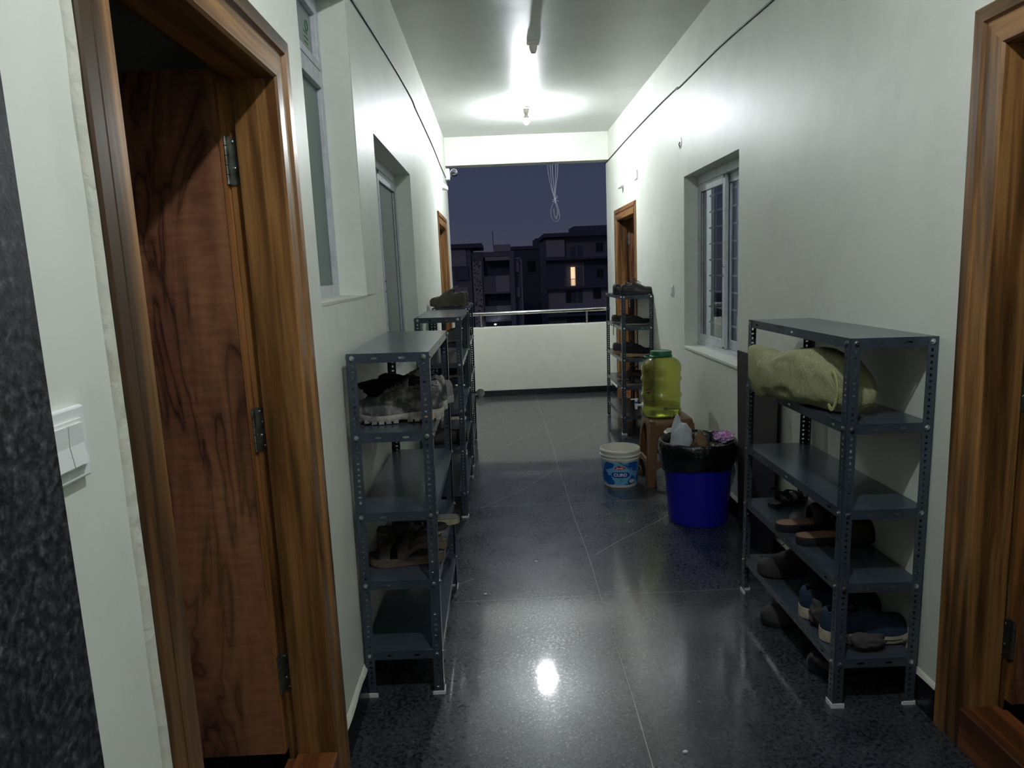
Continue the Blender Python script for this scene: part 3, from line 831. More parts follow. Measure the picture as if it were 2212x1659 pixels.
# right far rack
make_shoe('oxford_shoe', 'black leather lace-up shoe with bow, front one atop the far right rack', 'shoe', (1.235, 6.215, SH[0]+.002), 0, M_blk, M_blks, L=.29, W=.1, hc=.085, hi=.088, ht=.05, th=.026, laces=M_lace, lace_bow=True)
make_shoe('oxford_shoe', 'black leather lace-up shoe behind its pair atop the far right rack', 'shoe', (1.205, 6.42, SH[0]+.002), -.12, M_blk, M_blks, L=.29, W=.1, hc=.085, hi=.088, ht=.05, th=.026, laces=M_lace)
make_shoe('sneaker', 'black sneaker with thin grey sole, front one on far right rack', 'shoe', (1.235, 6.26, z2+.002), 0, M_mesh, M_gsole, L=.28, hc=.072, hi=.07, ht=.042, th=.018, laces=M_lace)
make_shoe('sneaker', 'brownish-black sneaker heel at the left, far right rack upper shelf', 'shoe', (1.20, 6.52, z2+.002), -.05, M_dkgrey, M_gsole, L=.28, hc=.08, hi=.07, ht=.042, th=.018, laces=M_lace)
b = MB(); b.tube(smooth_path([(1.10, 6.45, z2+.03), (1.072, 6.44, z2+.02), (1.060, 6.44, z2-.03), (1.058, 6.44, z2-.10)], 5), .003, 6)
tag(b.build('shoelace', M_lace, smooth=60), 'black shoelace dangling below the upper shelf of the far right rack', 'shoelace')
make_shoe('running_shoe', 'black running shoe with thick tan sole on the far right rack', 'shoe', (1.235, 6.24, z3+.002), 0, M_mesh, M_tsole, L=.295, hc=.09, hi=.09, ht=.05, th=.034, laces=M_lace)
make_shoe('running_shoe', 'black and purple running shoe with whitish heel on far right rack', 'shoe', (1.20, 6.47, z3+.002), -.05, M_purple, M_tsole, L=.285, hc=.095, hi=.085, ht=.05, th=.032, laces=M_lace)
make_shoe('casual_shoe', 'brown laced shoe with tan toe pointing left, far right rack', 'shoe', (1.235, 6.50, z4+.002), PI, M_brn, M_tsole, L=.275, hc=.09, hi=.088, ht=.048, th=.022, laces=M_lacebr, lace_bow=True)
make_slipper('slipper', 'flat black slipper in front of the brown shoe, far right rack', 'slipper', (1.235, 6.22, z4), 0, M_blks, mat('pink_edge_sole', (150, 120, 106), .8), M_blks, L=.26, th=.016, bands=((.35, .8, .06),))
make_slipper('slipper', 'flat black slipper leaning behind its pair, far right rack', 'slipper', (1.225, 6.335, z4), .06, M_blks, mat('pink_edge_sole2', (140, 112, 100), .8), M_blks, L=.26, th=.016, bands=((.35, .8, .06),))
# right near rack
make_slipper('sandal', 'black strappy sandal at the far end of the near right rack', 'sandal', (1.235, 2.935, z4), .55, M_blks, M_blks, M_blks, L=.22, W=.09, th=.016, bands=((.3, .5, .055), (.62, .8, .045)), heel_strap=True, buckle=M_eye)
make_shoe('mule', 'brown open-back mule with tan insole, rear one on near right rack', 'shoe', (1.215, 2.625, z4), .02, M_brn2, M_blks, L=.30, W=.106, hi=.078, ht=.06, th=.028, opening=None, open_back=True, tongue=False, lining=M_tanin)
make_shoe('mule', 'brown open-back mule with tan insole, front one on near right rack', 'shoe', (1.235, 2.485, z4), .02, M_brn2, M_blks, L=.30, W=.106, hi=.078, ht=.06, th=.028, opening=None, open_back=True, tongue=False, lining=M_tanin)
make_shoe('sneaker', 'charcoal sneaker with puffy laces, far end of near right rack', 'shoe', (1.205, 2.80, z5+.002), PI+.02, M_dkgrey, M_dkgrey, L=.285, W=.104, hc=.092, hi=.088, ht=.05, th=.028, laces=M_lacebr, lace_bow=True)
make_shoe('running_shoe', 'navy running shoe with off-white sole, nearest on the near right rack', 'shoe', (1.238, 2.262, z5+.002), -.03, M_navy, M_wsole, L=.305, W=.106, hc=.095, hi=.094, ht=.052, th=.036, laces=M_lace, stripe=M_blk, spring=.016)
make_shoe('running_shoe', 'navy running shoe with off-white sole behind its pair, near right rack', 'shoe', (1.238, 2.43, z5+.002), -.04, M_navy, M_wsole, L=.305, W=.106, hc=.095, hi=.094, ht=.052, th=.036, laces=M_lace, stripe=M_blk, spring=.016)
lump('sock', 'dark grey sock bunched at the navy shoe heel, near right rack', 'sock', (1.112, 2.345, z5+.055), (.03, .034, .05), M_gsock, .35, 12, 1.8)
lump('sock', 'dark sock lying in front of the navy shoe near the rack post', 'sock', (1.205, 2.183, z5+.032), (.062, .024, .029), M_gsock, .35, 14, 2.0, flat=-.95)
lump('sock', 'black sock draped on the rear navy shoe, near right rack', 'sock', (1.16, 2.425, z5+.15), (.05, .042, .045), M_sock, .35, 22, 1.8)
make_shoe('mule', 'dark closed-toe mule on the floor under the near right rack', 'shoe', (1.195, 2.715, 0), PI+.05, M_dkgrey, M_blks, L=.30, W=.108, hi=.08, ht=.055, th=.026, opening=(.05, .42), tongue=False, hc=.06)
make_shoe('shoe', 'black shoe in the dark on the floor under the near right rack front', 'shoe', (1.225, 2.36, 0), PI+.05, M_blk, M_blks, L=.28, W=.1, hc=.07, hi=.075, ht=.05)

# ---------------------------------------------------------------- patterned bag on the near right rack
def bag_mat():
    m = bpy.data.materials.new('patterned_green_cloth'); m.use_nodes = True; nt = m.node_tree; b = nt.nodes['Principled BSDF']
    tc = nt.nodes.new('ShaderNodeTexCoord'); mp = nt.nodes.new('ShaderNodeMapping')
    mp.inputs['Rotation'].default_value = (0, 0, R(45)); mp.inputs['Scale'].default_value = (1, 1, 1)
    nt.links.new(tc.outputs['UV'], mp.inputs['Vector'])
    def tri(axis, k):
        sp = nt.nodes.new('ShaderNodeSeparateXYZ'); nt.links.new(mp.outputs[0], sp.inputs[0])
        mu = N(nt, 'ShaderNodeMath', operation='MULTIPLY'); mu.inputs[1].default_value = k; nt.links.new(sp.outputs[axis], mu.inputs[0])
        fr = N(nt, 'ShaderNodeMath', operation='PINGPONG'); fr.inputs[1].default_value = 1.; nt.links.new(mu.outputs[0], fr.inputs[0])
        return fr
    a, c = tri(0, 26.), tri(1, 26.)
    mx = N(nt, 'ShaderNodeMath', operation='MAXIMUM'); nt.links.new(a.outputs[0], mx.inputs[0]); nt.links.new(c.outputs[0], mx.inputs[1])
    # concentric squares near the borders and rings in the middle
    k = N(nt, 'ShaderNodeMath', operation='MULTIPLY'); k.inputs[1].default_value = 40.; nt.links.new(mx.outputs[0], k.inputs[0])
    si = N(nt, 'ShaderNodeMath', operation='SINE'); nt.links.new(k.outputs[0], si.inputs[0])
    d2 = N(nt, 'ShaderNodeMath', operation='GREATER_THAN'); d2.inputs[1].default_value = .62; nt.links.new(mx.outputs[0], d2.inputs[0])
    no = N(nt, 'ShaderNodeTexNoise', Scale=60., Detail=2.); nt.links.new(tc.outputs['UV'], no.inputs['Vector'])
    n3 = N(nt, 'ShaderNodeMath', operation='MULTIPLY'); n3.inputs[1].default_value = 22.; nt.links.new(no.outputs['Fac'], n3.inputs[0])
    s3 = N(nt, 'ShaderNodeMath', operation='SINE'); nt.links.new(n3.outputs[0], s3.inputs[0])
    mixf = N(nt, 'ShaderNodeMix', data_type='FLOAT'); nt.links.new(d2.outputs[0], mixf.inputs[0]); nt.links.new(s3.outputs[0], mixf.inputs[2]); nt.links.new(si.outputs[0], mixf.inputs[3])
    r = ramp(nt, mixf.outputs[0], [(.35, (134, 134, 98)), (.75, (154, 154, 118))])
    nt.links.new(r.outputs[0], b.inputs['Base Color']); b.inputs['Roughness'].default_value = .75
    bp = N(nt, 'ShaderNodeBump', Strength=.25, Distance=.002); nt.links.new(mixf.outputs[0], bp.inputs['Height']); nt.links.new(bp.outputs[0], b.inputs['Normal'])
    return m
def make_bag():
    root = thing('cloth_bag', 'yellow-green patterned cloth bag lying on the near right rack', 'bag', (1.10, 2.62, z2))
    o = Vector((1.10, 2.62, z2))
    nU, nV = 40, 56; V = []; UV = []
    P0, P1 = Vector((1.02, 2.77, 0)), Vector((1.215, 2.22, 0))
    ax = (P1-P0).normalized(); side = Vector((-ax.y, ax.x, 0)); side = -side if side.x < 0 else side
    hh = [(0, .085), (.10, .100), (.22, .085), (.42, .103), (.62, .104), (.8, .092), (.92, .066), (1, .018)]
    ww = [(0, .050), (.10, .055), (.25, .068), (.5, .092), (.8, .088), (.93, .06), (1, .012)]
    zc = [(0, .105), (.12, .088), (.3, .088), (.45, .104), (.6, .106), (.8, .094), (1, .060)]
    lo = [(0, -.035), (.10, -.05), (.17, -.045), (.27, .004), (.4, .003), (1, .003)]
    for i in range(nU+1):
        u = i/nU; c = P0.lerp(P1, u); h, w_, z = lerp(hh, u), lerp(ww, u), lerp(zc, u)
        for j in range(nV):
            a = 2*PI*j/nV; ca, sa = math.cos(a), math.sin(a)
            q = Vector((u*5, ca*1.5, sa*1.5))
            d = 1+.10*noise.noise(q)+.07*noise.noise(q*2.2)+.05*(abs(noise.noise(q*1.5+Vector((7, 0, 0))))-.2)
            yy = w_*math.copysign(abs(ca)**.8, ca)*d; zz = z+h*math.copysign(abs(sa)**.75, sa)*d
            skew = -.012*sa*(1-u)**2
            p = c+side*yy+ax*(skew+.025*max(0, -ca)**.8*max(0, 1-u/.18)); p.z = max(zz, lerp(lo, u))
            V.append(p-Vector((o.x, o.y, 0))); UV.append((u*.62, (j/nV)*.5))
    F = []
    for i in range(nU):
        for j in range(nV): F.append((i*nV+j, i*nV+(j+1) % nV, (i+1)*nV+(j+1) % nV, (i+1)*nV+j))
    F.append(tuple(nU*nV+j for j in range(nV)))
    me = bpy.data.meshes.new('bag_body'); me.from_pydata([tuple(v) for v in V], [], F)
    uv = me.uv_layers.new(name='UVMap')
    for p in me.polygons:
        for li, vi in zip(p.loop_indices, p.vertices):
            u_, v_ = UV[vi]
            if v_ < .01 and any(UV[k][1] > .4 for k in p.vertices): v_ = .5
            uv.data[li].uv = (u_, v_)
    me.materials.append(bag_mat()); me.polygons.foreach_set('use_smooth', [True]*len(me.polygons))
    ob = bpy.data.objects.new('bag_body', me); COL.objects.link(ob); ob.parent = root
    s_ = ob.modifiers.new('thickness', 'SOLIDIFY'); s_.thickness = .002
    ss = ob.modifiers.new('smooth', 'SUBSURF'); ss.levels = 1; ss.render_levels = 1
    # handles
    def strap(pts, w_, name):
        pts = smooth_path(pts, 6); b = MB(); rr = []
        for p in pts: rr.append([(p.x, p.y-.001, p.z-w_), (p.x-.003, p.y-.001, p.z-w_), (p.x-.003, p.y, p.z+w_), (p.x, p.y, p.z+w_)])
        b.loft(rr); return b.build(name, me.materials[0], root, smooth=60)
    b = MB(); cen = Vector((.005, -.335, .082)); rr = []
    for k in range(26):
        a = 2*PI*k/25; dy, dz = .034*math.cos(a), .066*math.sin(a)
        dn, dm = .048*math.cos(a), .080*math.sin(a)
        rr.append([(cen.x, cen.y+dy*.8, max(.004, cen.z+dz*.86)), (cen.x, cen.y+dn*.8, max(.002, cen.z+dm*.86)), (cen.x+.004, cen.y+dn*.8, max(.002, cen.z+dm*.86)), (cen.x+.004, cen.y+dy*.8, max(.004, cen.z+dz*.86))])
    b.loft(rr, True, False, False); b.build('handle', mat('bag_handle', (170, 168, 112), .75), root, smooth=60)
    return root
make_bag()

# ---------------------------------------------------------------- dark board leaning on the right wall
b = MB(); rings = []
for i in range(9):
    z = 1.008*i/8; x = XR-.016-.020*(1-z)
    ya = 3.80+.10*z/1.008; rings.append([(x, 3.305, z), (x, ya, z), (x-.007, ya, z), (x-.007, 3.305, z)])
b.loft(rings)
tag(b.build('plywood_board', mat('dark_brown_laminate', (36, 31, 30), .62, bump=(8, .2, 5), vary=(5, (28, 25, 26), .4, .6))), 'dark brown laminate board leaning on the right wall behind the bin', 'board')

# ---------------------------------------------------------------- stool
def make_stool():
    root = thing('plastic_stool', 'brown moulded plastic stool under the green water jug', 'stool', (1.150, 4.775, 0))
    m = mat('brown_stool_plastic', (108, 78, 52), .42, bump=(25, .08, 3))
    Hs = .46; ht_, hb = .148, .180
    half = lambda z: hb+(ht_-hb)*(z/Hs)
    def rr(h, z, r=.04, n=6):
        pts = []
        for (cx, cy, a0) in ((h-r, h-r, 0), (-h+r, h-r, PI/2), (-h+r, -h+r, PI), (h-r, -h+r, 3*PI/2)):
            for k in range(n+1): a = a0+PI/2*k/n; pts.append((cx+r*math.cos(a), cy+r*math.sin(a), z))
        return pts
    b = MB(); b.loft([rr(ht_+.003, Hs-.055), rr(ht_+.002, Hs-.012), rr(ht_-.006, Hs-.002), rr(ht_-.02, Hs), rr(.05, Hs-.001)], True, False, True)
    b.loft([rr(ht_-.001, Hs-.055), rr(ht_-.004, Hs-.012), rr(ht_-.02, Hs-.006)], True, False, True)
    b.build('seat', m, root, smooth=40)
    # legs: L-section with wide skirts forming arches
    def leg():
        b = MB()
        nz = 16
        for face in (0, 1):
            outer = []; edge = []
            for i in range(nz+1):
                z = (Hs-.03)*i/nz; h = half(z)
                w_ = .052 if z < .30 else .052+(.095)*((z-.30)/(Hs-.33))**2.2
                if z < .06: w_ += .012*(1-z/.06)
                A = (-h, -h, z); B_ = (-h+w_, -h, z) if face == 0 else (-h, -h+w_, z)
                t = .004
                A2 = (-h+t, -h+t, z); B2 = (-h+w_, -h+t, z) if face == 0 else (-h+t, -h+w_, z)
                # flanged edge turned outward
                C = (-h+w_, -h-.006, z) if face == 0 else (-h-.006, -h+w_, z)
                C2 = (-h+w_+.003, -h-.006, z) if face == 0 else (-h-.006, -h+w_+.003, z)
                outer.append([A, B_, C, C2, B2, A2])
            b.loft(outer, True, True, True)
        return b
    l0 = leg().build('leg', m, root, smooth=35)
    for k in (1, 2, 3):
        l = l0.copy(); COL.objects.link(l); l.parent = root; l.rotation_euler = (0, 0, k*PI/2)
    def rung():
        b = MB(); z = .165; h = half(z); rings = []
        for i in range(15):
            u = -1+2*i/14; x = u*(h-.045); d = .030*(abs(u)**4)
            rings.append([(x, -h-.004, z-.022-d*1.2), (x, -h-.004, z+.012), (x, -h+.010, z+.014), (x, -h+.010, z-.022-d*1.2)])
        b.loft(rings); return b
    r0 = rung().build('stretcher', m, root, smooth=35)
    for k in (1, 2, 3):
        l = r0.copy(); COL.objects.link(l); l.parent = root; l.rotation_euler = (0, 0, k*PI/2)
    return root
make_stool()

# ---------------------------------------------------------------- water jug
def make_jug():
    root = thing('water_jug', 'translucent yellow-green water jug with tap on the brown stool', 'water jug', (1.112, 4.78, .461))
    g = bpy.data.materials.new('green_translucent_plastic'); g.use_nodes = True; p = g.node_tree.nodes['Principled BSDF']
    p.inputs['Base Color'].default_value = S(226, 228, 150); p.inputs['Roughness'].default_value = .08; p.inputs['Transmission Weight'].default_value = .93
    p.inputs['IOR'].default_value = 1.35
    r = .137
    prof = [(.10, .0), (.128, .004), (r, .018), (r, .050), (r-.006, .060), (r-.006, .128), (r+.002, .140), (r+.004, .150), (r+.002, .160), (r-.006, .170),
            (r-.007, .215), (r-.007, .245), (r+.001, .255), (r+.003, .265), (r+.001, .276), (r-.006, .284), (r-.004, .300), (r, .320), (r+.001, .345), (r-.006, .372), (r-.030, .398), (r-.056, .412), (.070, .416), (.066, .430)]
    inner = [(max(a-.0035, .0), z+(.0035 if z < .02 else 0)) for a, z in reversed(prof)]
    b = MB(); b.lathe(prof+inner, 64, cap0=False, cap1=False)
    n = 64; tot = len(prof+inner)
    b.f.append(tuple(range(n))[::-1]); b.m.append(0); b.f.append(tuple((tot-1)*n+j for j in range(n))); b.m.append(0)
    b.build('jug_body', g, root, smooth=50)
    cap = mat('dark_green_cap', (30, 96, 62), .4)
    b = MB(); b.lathe([(.062, .414), (.076, .416), (.077, .424), (.072, .428), (.072, .452), (.069, .457), (.062, .4575), (.060, .4555), (.0001, .4555)], 48)
    c = b.build('lid', cap, root, smooth=40)
    b = MB(); b.tube(smooth_path([(-.060, -.045, .418), (-.095, -.052, .418), (-.112, -.030, .420), (-.112, .02, .420), (-.098, .040, .422), (-.064, .040, .420)], 4), .005, 8)
    b.build('lid_handle', cap, c, smooth=50)
    b = MB(); b.lathe([(.0001, .006), (.118, .008), (.126, .014), (.129, .055), (.126, .062), (.126, .082), (.0001, .0822)], 48)
    wm = bpy.data.materials.new('water'); wm.use_nodes = True; q = wm.node_tree.nodes['Principled BSDF']
    q.inputs['Base Color'].default_value = S(228, 238, 200); q.inputs['Roughness'].default_value = .0; q.inputs['Transmission Weight'].default_value = 1.; q.inputs['IOR'].default_value = 1.33
    b.build('water', wm, root, smooth=50)
    # tap
    ang = PI; tx = -(r-.004)
    b = MB(); b.tube([(tx+.004, 0, .080), (tx-.006, 0, .080)], .017, 16); b.tube([(tx-.004, 0, .080), (tx-.046, 0, .080)], .008, 12)
    b.tube([(tx-.044, 0, .052), (tx-.044, 0, .056), (tx-.044, 0, .095)], [.008, .009, .013], 14)
    t = b.build('tap', M_white, root, smooth=40)
    MB().tube([(tx-.044, 0, .095), (tx-.044, 0, .108)], .0135, 14).build('tap_collar', mat('blue_ring', (60, 96, 190), .4), t, smooth=40)
    b = MB(); b.tube([(tx-.044, 0, .108), (tx-.044, 0, .122)], .010, 12); b.box(tx-.082, tx-.030, -.006, .006, .121, .126); b.build('tap_lever', M_white, t, smooth=40)
    # small oval sticker on the body
    b = MB(); a0 = PI+.62; ra = r-.0052; P_ = lambda da, z: ((ra+.0006)*math.cos(a0+da), (ra+.0006)*math.sin(a0+da), z)
    b.add([P_(.13*math.cos(t_), .187+.017*math.sin(t_)) for t_ in [2*PI*i/20 for i in range(20)]], [tuple(range(20))])
    st = b.build('oval_sticker', mat('maroon_sticker', (84, 24, 20), .4), root)
    b = MB(); ra += .0012
    b.loft([[P_(-.09+.18*i/8, .190-.004*math.sin(i)-.0025) for i in range(9)], [P_(-.09+.18*i/8, .190-.004*math.sin(i)+.0025) for i in range(9)]], False, False, False)
    b.build('sticker_band', M_cream, st)
    return root
make_jug()

# ---------------------------------------------------------------- curd bucket with its wrap-around label
def text_mesh(s, size, font_shear=0, bold=0.):
    cu = bpy.data.curves.new('t', 'FONT'); cu.body = s; cu.size = size; cu.align_x = 'CENTER'; cu.align_y = 'CENTER'; cu.shear = font_shear; cu.offset = bold
    cu.resolution_u = 4
    o = bpy.data.objects.new('t', cu); COL.objects.link(o); bpy.context.view_layer.update()
    me = bpy.data.meshes.new_from_object(o.evaluated_get(bpy.context.evaluated_depsgraph_get()))
    bm = bmesh.new(); bm.from_mesh(me)
    bmesh.ops.subdivide_edges(bm, edges=[e for e in bm.edges if e.calc_length() > size*.25], cuts=2)
    bmesh.ops.triangulate(bm, faces=bm.faces); bm.to_mesh(me); bm.free()
    bpy.data.objects.remove(o); bpy.data.curves.remove(cu)
    return me
def make_bucket():
    root = thing('plastic_bucket', 'white CURD bucket with blue label on the floor beside the stool', 'bucket', (.806, 4.722, 0))
    Hb = .262; r0, r1 = .117, .136
    rad = lambda z: r0+(r1-r0)*(z/Hb)
    b = MB()
    prof = [(.0001, .004), (r0-.012, .004), (r0-.010, 0), (r0-.002, .001), (r0, .008), (rad(.19), .190), (rad(.19)+.006, .192), (rad(.2)+.006, .200), (rad(.2)+.001, .204), (rad(.21)+.001, .214),
            (rad(.22)+.010, .218), (rad(.22)+.010, .224), (rad(.23)+.002, .228), (rad(.24)+.001, .242), (rad(.245)+.005, .245), (rad(.25)+.005, .252), (rad(.26)+.001, .256), (r1, Hb-.001), (r1-.003, Hb), (r1-.005, Hb-.004),
            (rad(.24)-.005, .24), (rad(.12)-.005, .12), (r0-.006, .012), (.0001, .010)]
    b.lathe(prof, 72); b.build('pail', M_cream, root, smooth=35)
    # camera-facing direction in the bucket's frame
    af = math.atan2(-4.72, -.80)
    def wrap(u, v, e): a = af+u/rad(v); rr_ = rad(v)+e; return (rr_*math.cos(a), rr_*math.sin(a), v)
    lb = MB(); rings = []
    z0, z1 = .020, .182
    for z in (z0, z0+.003, z1-.003, z1):
        rings.append([wrap((-PI+2*PI*k/72)*rad(z), z, .0008) for k in range(73)])
    lb.loft(rings, False, False, False)
    lab = lb.build('label_wrap', mat('light_blue_label', (112, 176, 216), .35), root, smooth=60)
    dk = mat('blue_print', (16, 84, 170), .35)
    def blob(fn, e, m, nm, par=lab, n=36):
        b = MB(); c = fn(None)
        ring = [fn(2*PI*k/n) for k in range(n)]
        mid = [((p[0]+c[0])/2, (p[1]+c[1])/2) for p in ring]
        vs = [wrap(*c, e)]+[wrap(*p, e) for p in mid]+[wrap(*p, e) for p in ring]
        fs = [(0, 1+k, 1+(k+1) % n) for k in range(n)]+[(1+k, 1+n+k, 1+n+(k+1) % n, 1+(k+1) % n) for k in range(n)]
        b.add(vs, fs); return b.build(nm, m, par, smooth=60)
    ell = lambda cu, cv, a, c, k=1.: (lambda t: (cu, cv) if t is None else (cu+a*math.copysign(abs(math.cos(t))**k, math.cos(t)), cv+c*math.copysign(abs(math.sin(t))**k, math.sin(t))))
    lump2 = lambda cu, cv, a, c, s: (lambda t: (cu, cv) if t is None else (cu+a*math.cos(t)*(1+.28*math.sin(2*t+s)), min(z1-.0005, max(z0+.0005, cv+c*math.sin(t)*(1+.25*math.cos(3*t+s))))))
    for (cu, cv, a, c, s) in ((-.086, .158, .036, .030, .4), (.092, .162, .046, .026, 2.), (.112, .140, .022, .026, 1.), (-.088, .052, .046, .034, 3.4), (-.126, .08, .030, .05, 1.), (.086, .062, .020, .024, .3), (.17, .06, .04, .04, 2.), (-.2, .13, .05, .03, 0.), (.24, .12, .05, .04, 1.), (-.27, .06, .04, .03, 2.)):
        blob(lump2(cu, cv, a, c, s), .0014, dk, 'blue_patch')
    pl = mat('dark_blue_print', (14, 66, 148), .35)
    blob(ell(0, .094, .062, .0205, .62), .0018, pl, 'name_panel', n=48)
    blob(ell(-.004, .143, .038, .0145, .85), .0018, mat('oval_rim', (225, 225, 225), .35), 'oval_rim')
    blob(ell(-.004, .143, .036, .0125, .85), .0022, mat('red_print', (176, 24, 30), .35), 'red_oval')
    blob(ell(-.010, .158, .012, .0035), .0018, pl, 'oval_crest')
    blob(ell(.078, .044, .028, .0195), .0020, mat('bowl_dark', (20, 26, 70), .35), 'printed_bowl')
    blob(ell(.080, .046, .022, .0145), .0024, mat('bowl_white', (206, 210, 214), .4), 'printed_curd')
    blob(ell(.055, .026, .026, .004), .0018, pl, 'swoosh')
    wt = mat('white_print', (240, 242, 244), .4)
    def put(s, size, cu, cv, e, m, nm, sh=0., bold=0., sx=1.):
        me = text_mesh(s, size, sh, bold)
        for v in me.vertices: v.co = Vector(wrap(cu+v.co.x*sx, cv+v.co.y, e))
        me.materials.clear(); me.materials.append(m); me.update()
        o = bpy.data.objects.new(nm, me); COL.objects.link(o); o.parent = lab
    put('CURD', .031, 0, .0935, .0024, wt, 'curd_lettering', 0., .0011, 1.08)
    put('Jersey', .0185, -.004, .1435, .0028, wt, 'oval_lettering', .15, .0006, 1.1)
    blob(ell(.006, .060, .0022, .0026), .0018, pl, 'small_mark')
    b = MB()
    for zz, w_ in ((.052, .013), (.047, .010)):
        b.loft([[wrap(-w_+.006+2*w_*i/6, zz-.0008, .0018) for i in range(7)], [wrap(-w_+.006+2*w_*i/6, zz+.0008, .0018) for i in range(7)]], False, False, False)
    b.build('fine_print', pl, lab)
    # ears and wire handle hanging down the front
    for sg in (-1, 1):
        u = -.012 if sg < 0 else PI*rad(.2)-.012
        b = MB(); pts = []
        for (du, dv) in ((-.015, -.011), (.015, -.011), (.015, .011), (-.015, .011)): pts.append((u+du, .205+dv))
        b.loft([[wrap(*p, .004) for p in pts], [wrap(*p, .014) for p in pts]]); b.build('handle_ear', M_cream, root, bevel=.001)
    b = MB(); path = []
    for i in range(25):
        k = i/24; u = -.012+k*(PI*rad(.2)); z = .203-.098*math.sin(k*PI)**.8
        path.append(wrap(u, z, .010+.010*math.sin(k*PI)))
    b.tube(path, .0019, 8); b.build('handle', mat('grey_wire', (96, 108, 122), .4, .6), root, smooth=60)
    return root
make_bucket()

# ---------------------------------------------------------------- dustbin, liner and rubbish
def make_bin():
    cx, cy = 1.135, 3.965
    root = thing('dustbin', 'royal blue plastic dustbin with black liner by the right wall', 'dustbin', (cx, cy, 0))
    b = MB(); b.lathe([(.0001, .006), (.158, .006), (.162, 0), (.170, .004), (.172, .02), (.203, .455), (.210, .460), (.211, .475), (.205, .478), (.200, .47), (.168, .014), (.0001, .012)], 72)
    b.build('tub', mat('royal_blue_plastic', (22, 22, 150), .38, bump=(6, .03, 2)), root, smooth=40)
    lin = mat('black_liner_film', (12, 13, 15), .2, spec=.6, bump=(22, .7, 5, .02))
    n = 110; rings = []
    prof = [(.168, .30), (.176, .36), (.184, .42), (.190, .463), (.203, .490), (.215, .496), (.223, .482), (.226, .45), (.224, .42), (.220, .385), (.213, .352), (.206, .337)]
    for i, (r, z) in enumerate(prof):
        ring = []
        for k in range(n):
            a = 2*PI*k/n; out = i > 5
            q = Vector((math.cos(a)*3, math.sin(a)*3, z*5)); q2 = Vector((math.cos(a+z*3)*14, math.sin(a+z*3)*14, z*9))
            d = (.006*noise.noise(q)+.006*noise.noise(q2)+.003*noise.noise(q2*2.1)) if i > 1 else .002*noise.noise(q)
            if i in (4, 5): d *= .6
            dz = .012*noise.noise(q*.8)+(.02*noise.noise(Vector((math.cos(a)*1.4, math.sin(a)*1.4, 8))) if i > 9 else 0)+(.018*math.sin(a+2.2) if i > 9 else 0)
            if i in (4, 5, 6): dz = .006*noise.noise(q*1.5)+.004*noise.noise(q2)
            if out: d = abs(d)*.9+.001
            if math.cos(a) > .9 and out: d *= .3
            rr_ = r+d; x = rr_*math.cos(a)
            ring.append((min(x, XR-cx-.004), rr_*math.sin(a), z+dz))
        rings.append(ring)
    b = MB(); b.loft(rings, True, False, False); l = b.build('liner', lin, root, smooth=75)
    s_ = l.modifiers.new('smooth', 'SUBSURF'); s_.levels = 1; s_.render_levels = 1
    # film across the rubbish, inside the tub
    b = MB(); rings = []
    for i in range(9):
        r = .004+.176*i/8; ring = []
        for k in range(48):
            a = 2*PI*k/48; q = Vector((r*math.cos(a)*14, r*math.sin(a)*14, 4))
            ring.append((r*math.cos(a), r*math.sin(a), .41+.022*noise.noise(q)+.02*(i/8)**3))
        rings.append(ring)
    b.loft(rings, True, True, False); b.build('liner_inside', lin, root, smooth=75)
    return root
make_bin()
def sheetbag(name, label, cat, base, prof, m, seed, n=40, amp=.16, tw=0., lean=(0, 0)):
    """upright crumpled bag: prof = (height, half-width x, half-depth y)"""
    b = MB(); rings = []; K = 22
    for i in range(K+1):
        u = i/K*(len(prof)-1); j = min(int(u), len(prof)-2); f = u-j
        h, wx, wy = [prof[j][q]*(1-f)+prof[j+1][q]*f for q in range(3)]
        ring = []
        for k in range(n):
            a = 2*PI*k/n; q = Vector((math.cos(a)*1.8, math.sin(a)*1.8, h*16+seed)); q2 = q*2.7
            d = 1+amp*noise.noise(q)+amp*.7*(abs(noise.noise(q2))-.25)
            ring.append((base[0]+wx*d*math.cos(a+tw*h)+lean[0]*h, base[1]+wy*d*math.sin(a+tw*h)+lean[1]*h, base[2]+h+.01*noise.noise(q2+Vector((5, 5, 5)))*(1 if i > 2 else 0)))
        rings.append(ring)
    b.loft(rings); o = b.build(name, m, smooth=45)
    return tag(o, label, cat)
M_pbag = mat('milky_plastic_film', (206, 212, 216), .3, trans=.25, spec=.6)
M_kraft = mat('brown_kraft_paper', (112, 90, 70), .85, bump=(40, .3, 4, .003))
o1 = sheetbag('plastic_bag', 'milky white plastic bag standing in the blue dustbin', 'bag', (1.028, 3.93, .40),
         [(0, .058, .04), (.05, .066, .045), (.11, .064, .04), (.16, .058, .03), (.19, .030, .018)], M_pbag, 3, amp=.22)
b = MB()
rr = []
for i in range(10):
    k = i/9; z = .55+.10*k; w_ = .034*(1-k)**.7+.003
    rr.append([(1.000+.006*k+w_*math.cos(a)+.004*noise.noise(Vector((a, z*30, 1))), 3.925+.012*math.sin(a), z) for a in [2*PI*q/16 for q in range(16)]])
b.loft(rr); c = b.build('bag_corner', M_pbag, smooth=50); c.parent = o1
sheetbag('paper_scrap', 'crumpled brown paper peak in the middle of the dustbin', 'paper', (1.12, 3.86, .445), [(0, .045, .03), (.04, .042, .028), (.08, .030, .02), (.115, .012, .008)], M_kraft, 11, amp=.3, n=14)
sheetbag('paper_scrap', 'dark brown folded cardboard scrap leaning between white bag and paper', 'paper', (1.085, 3.845, .43), [(0, .035, .02), (.03, .040, .015), (.055, .030, .01), (.07, .015, .006)], mat('dark_card', (62, 48, 38), .8), 21, amp=.3, n=10)
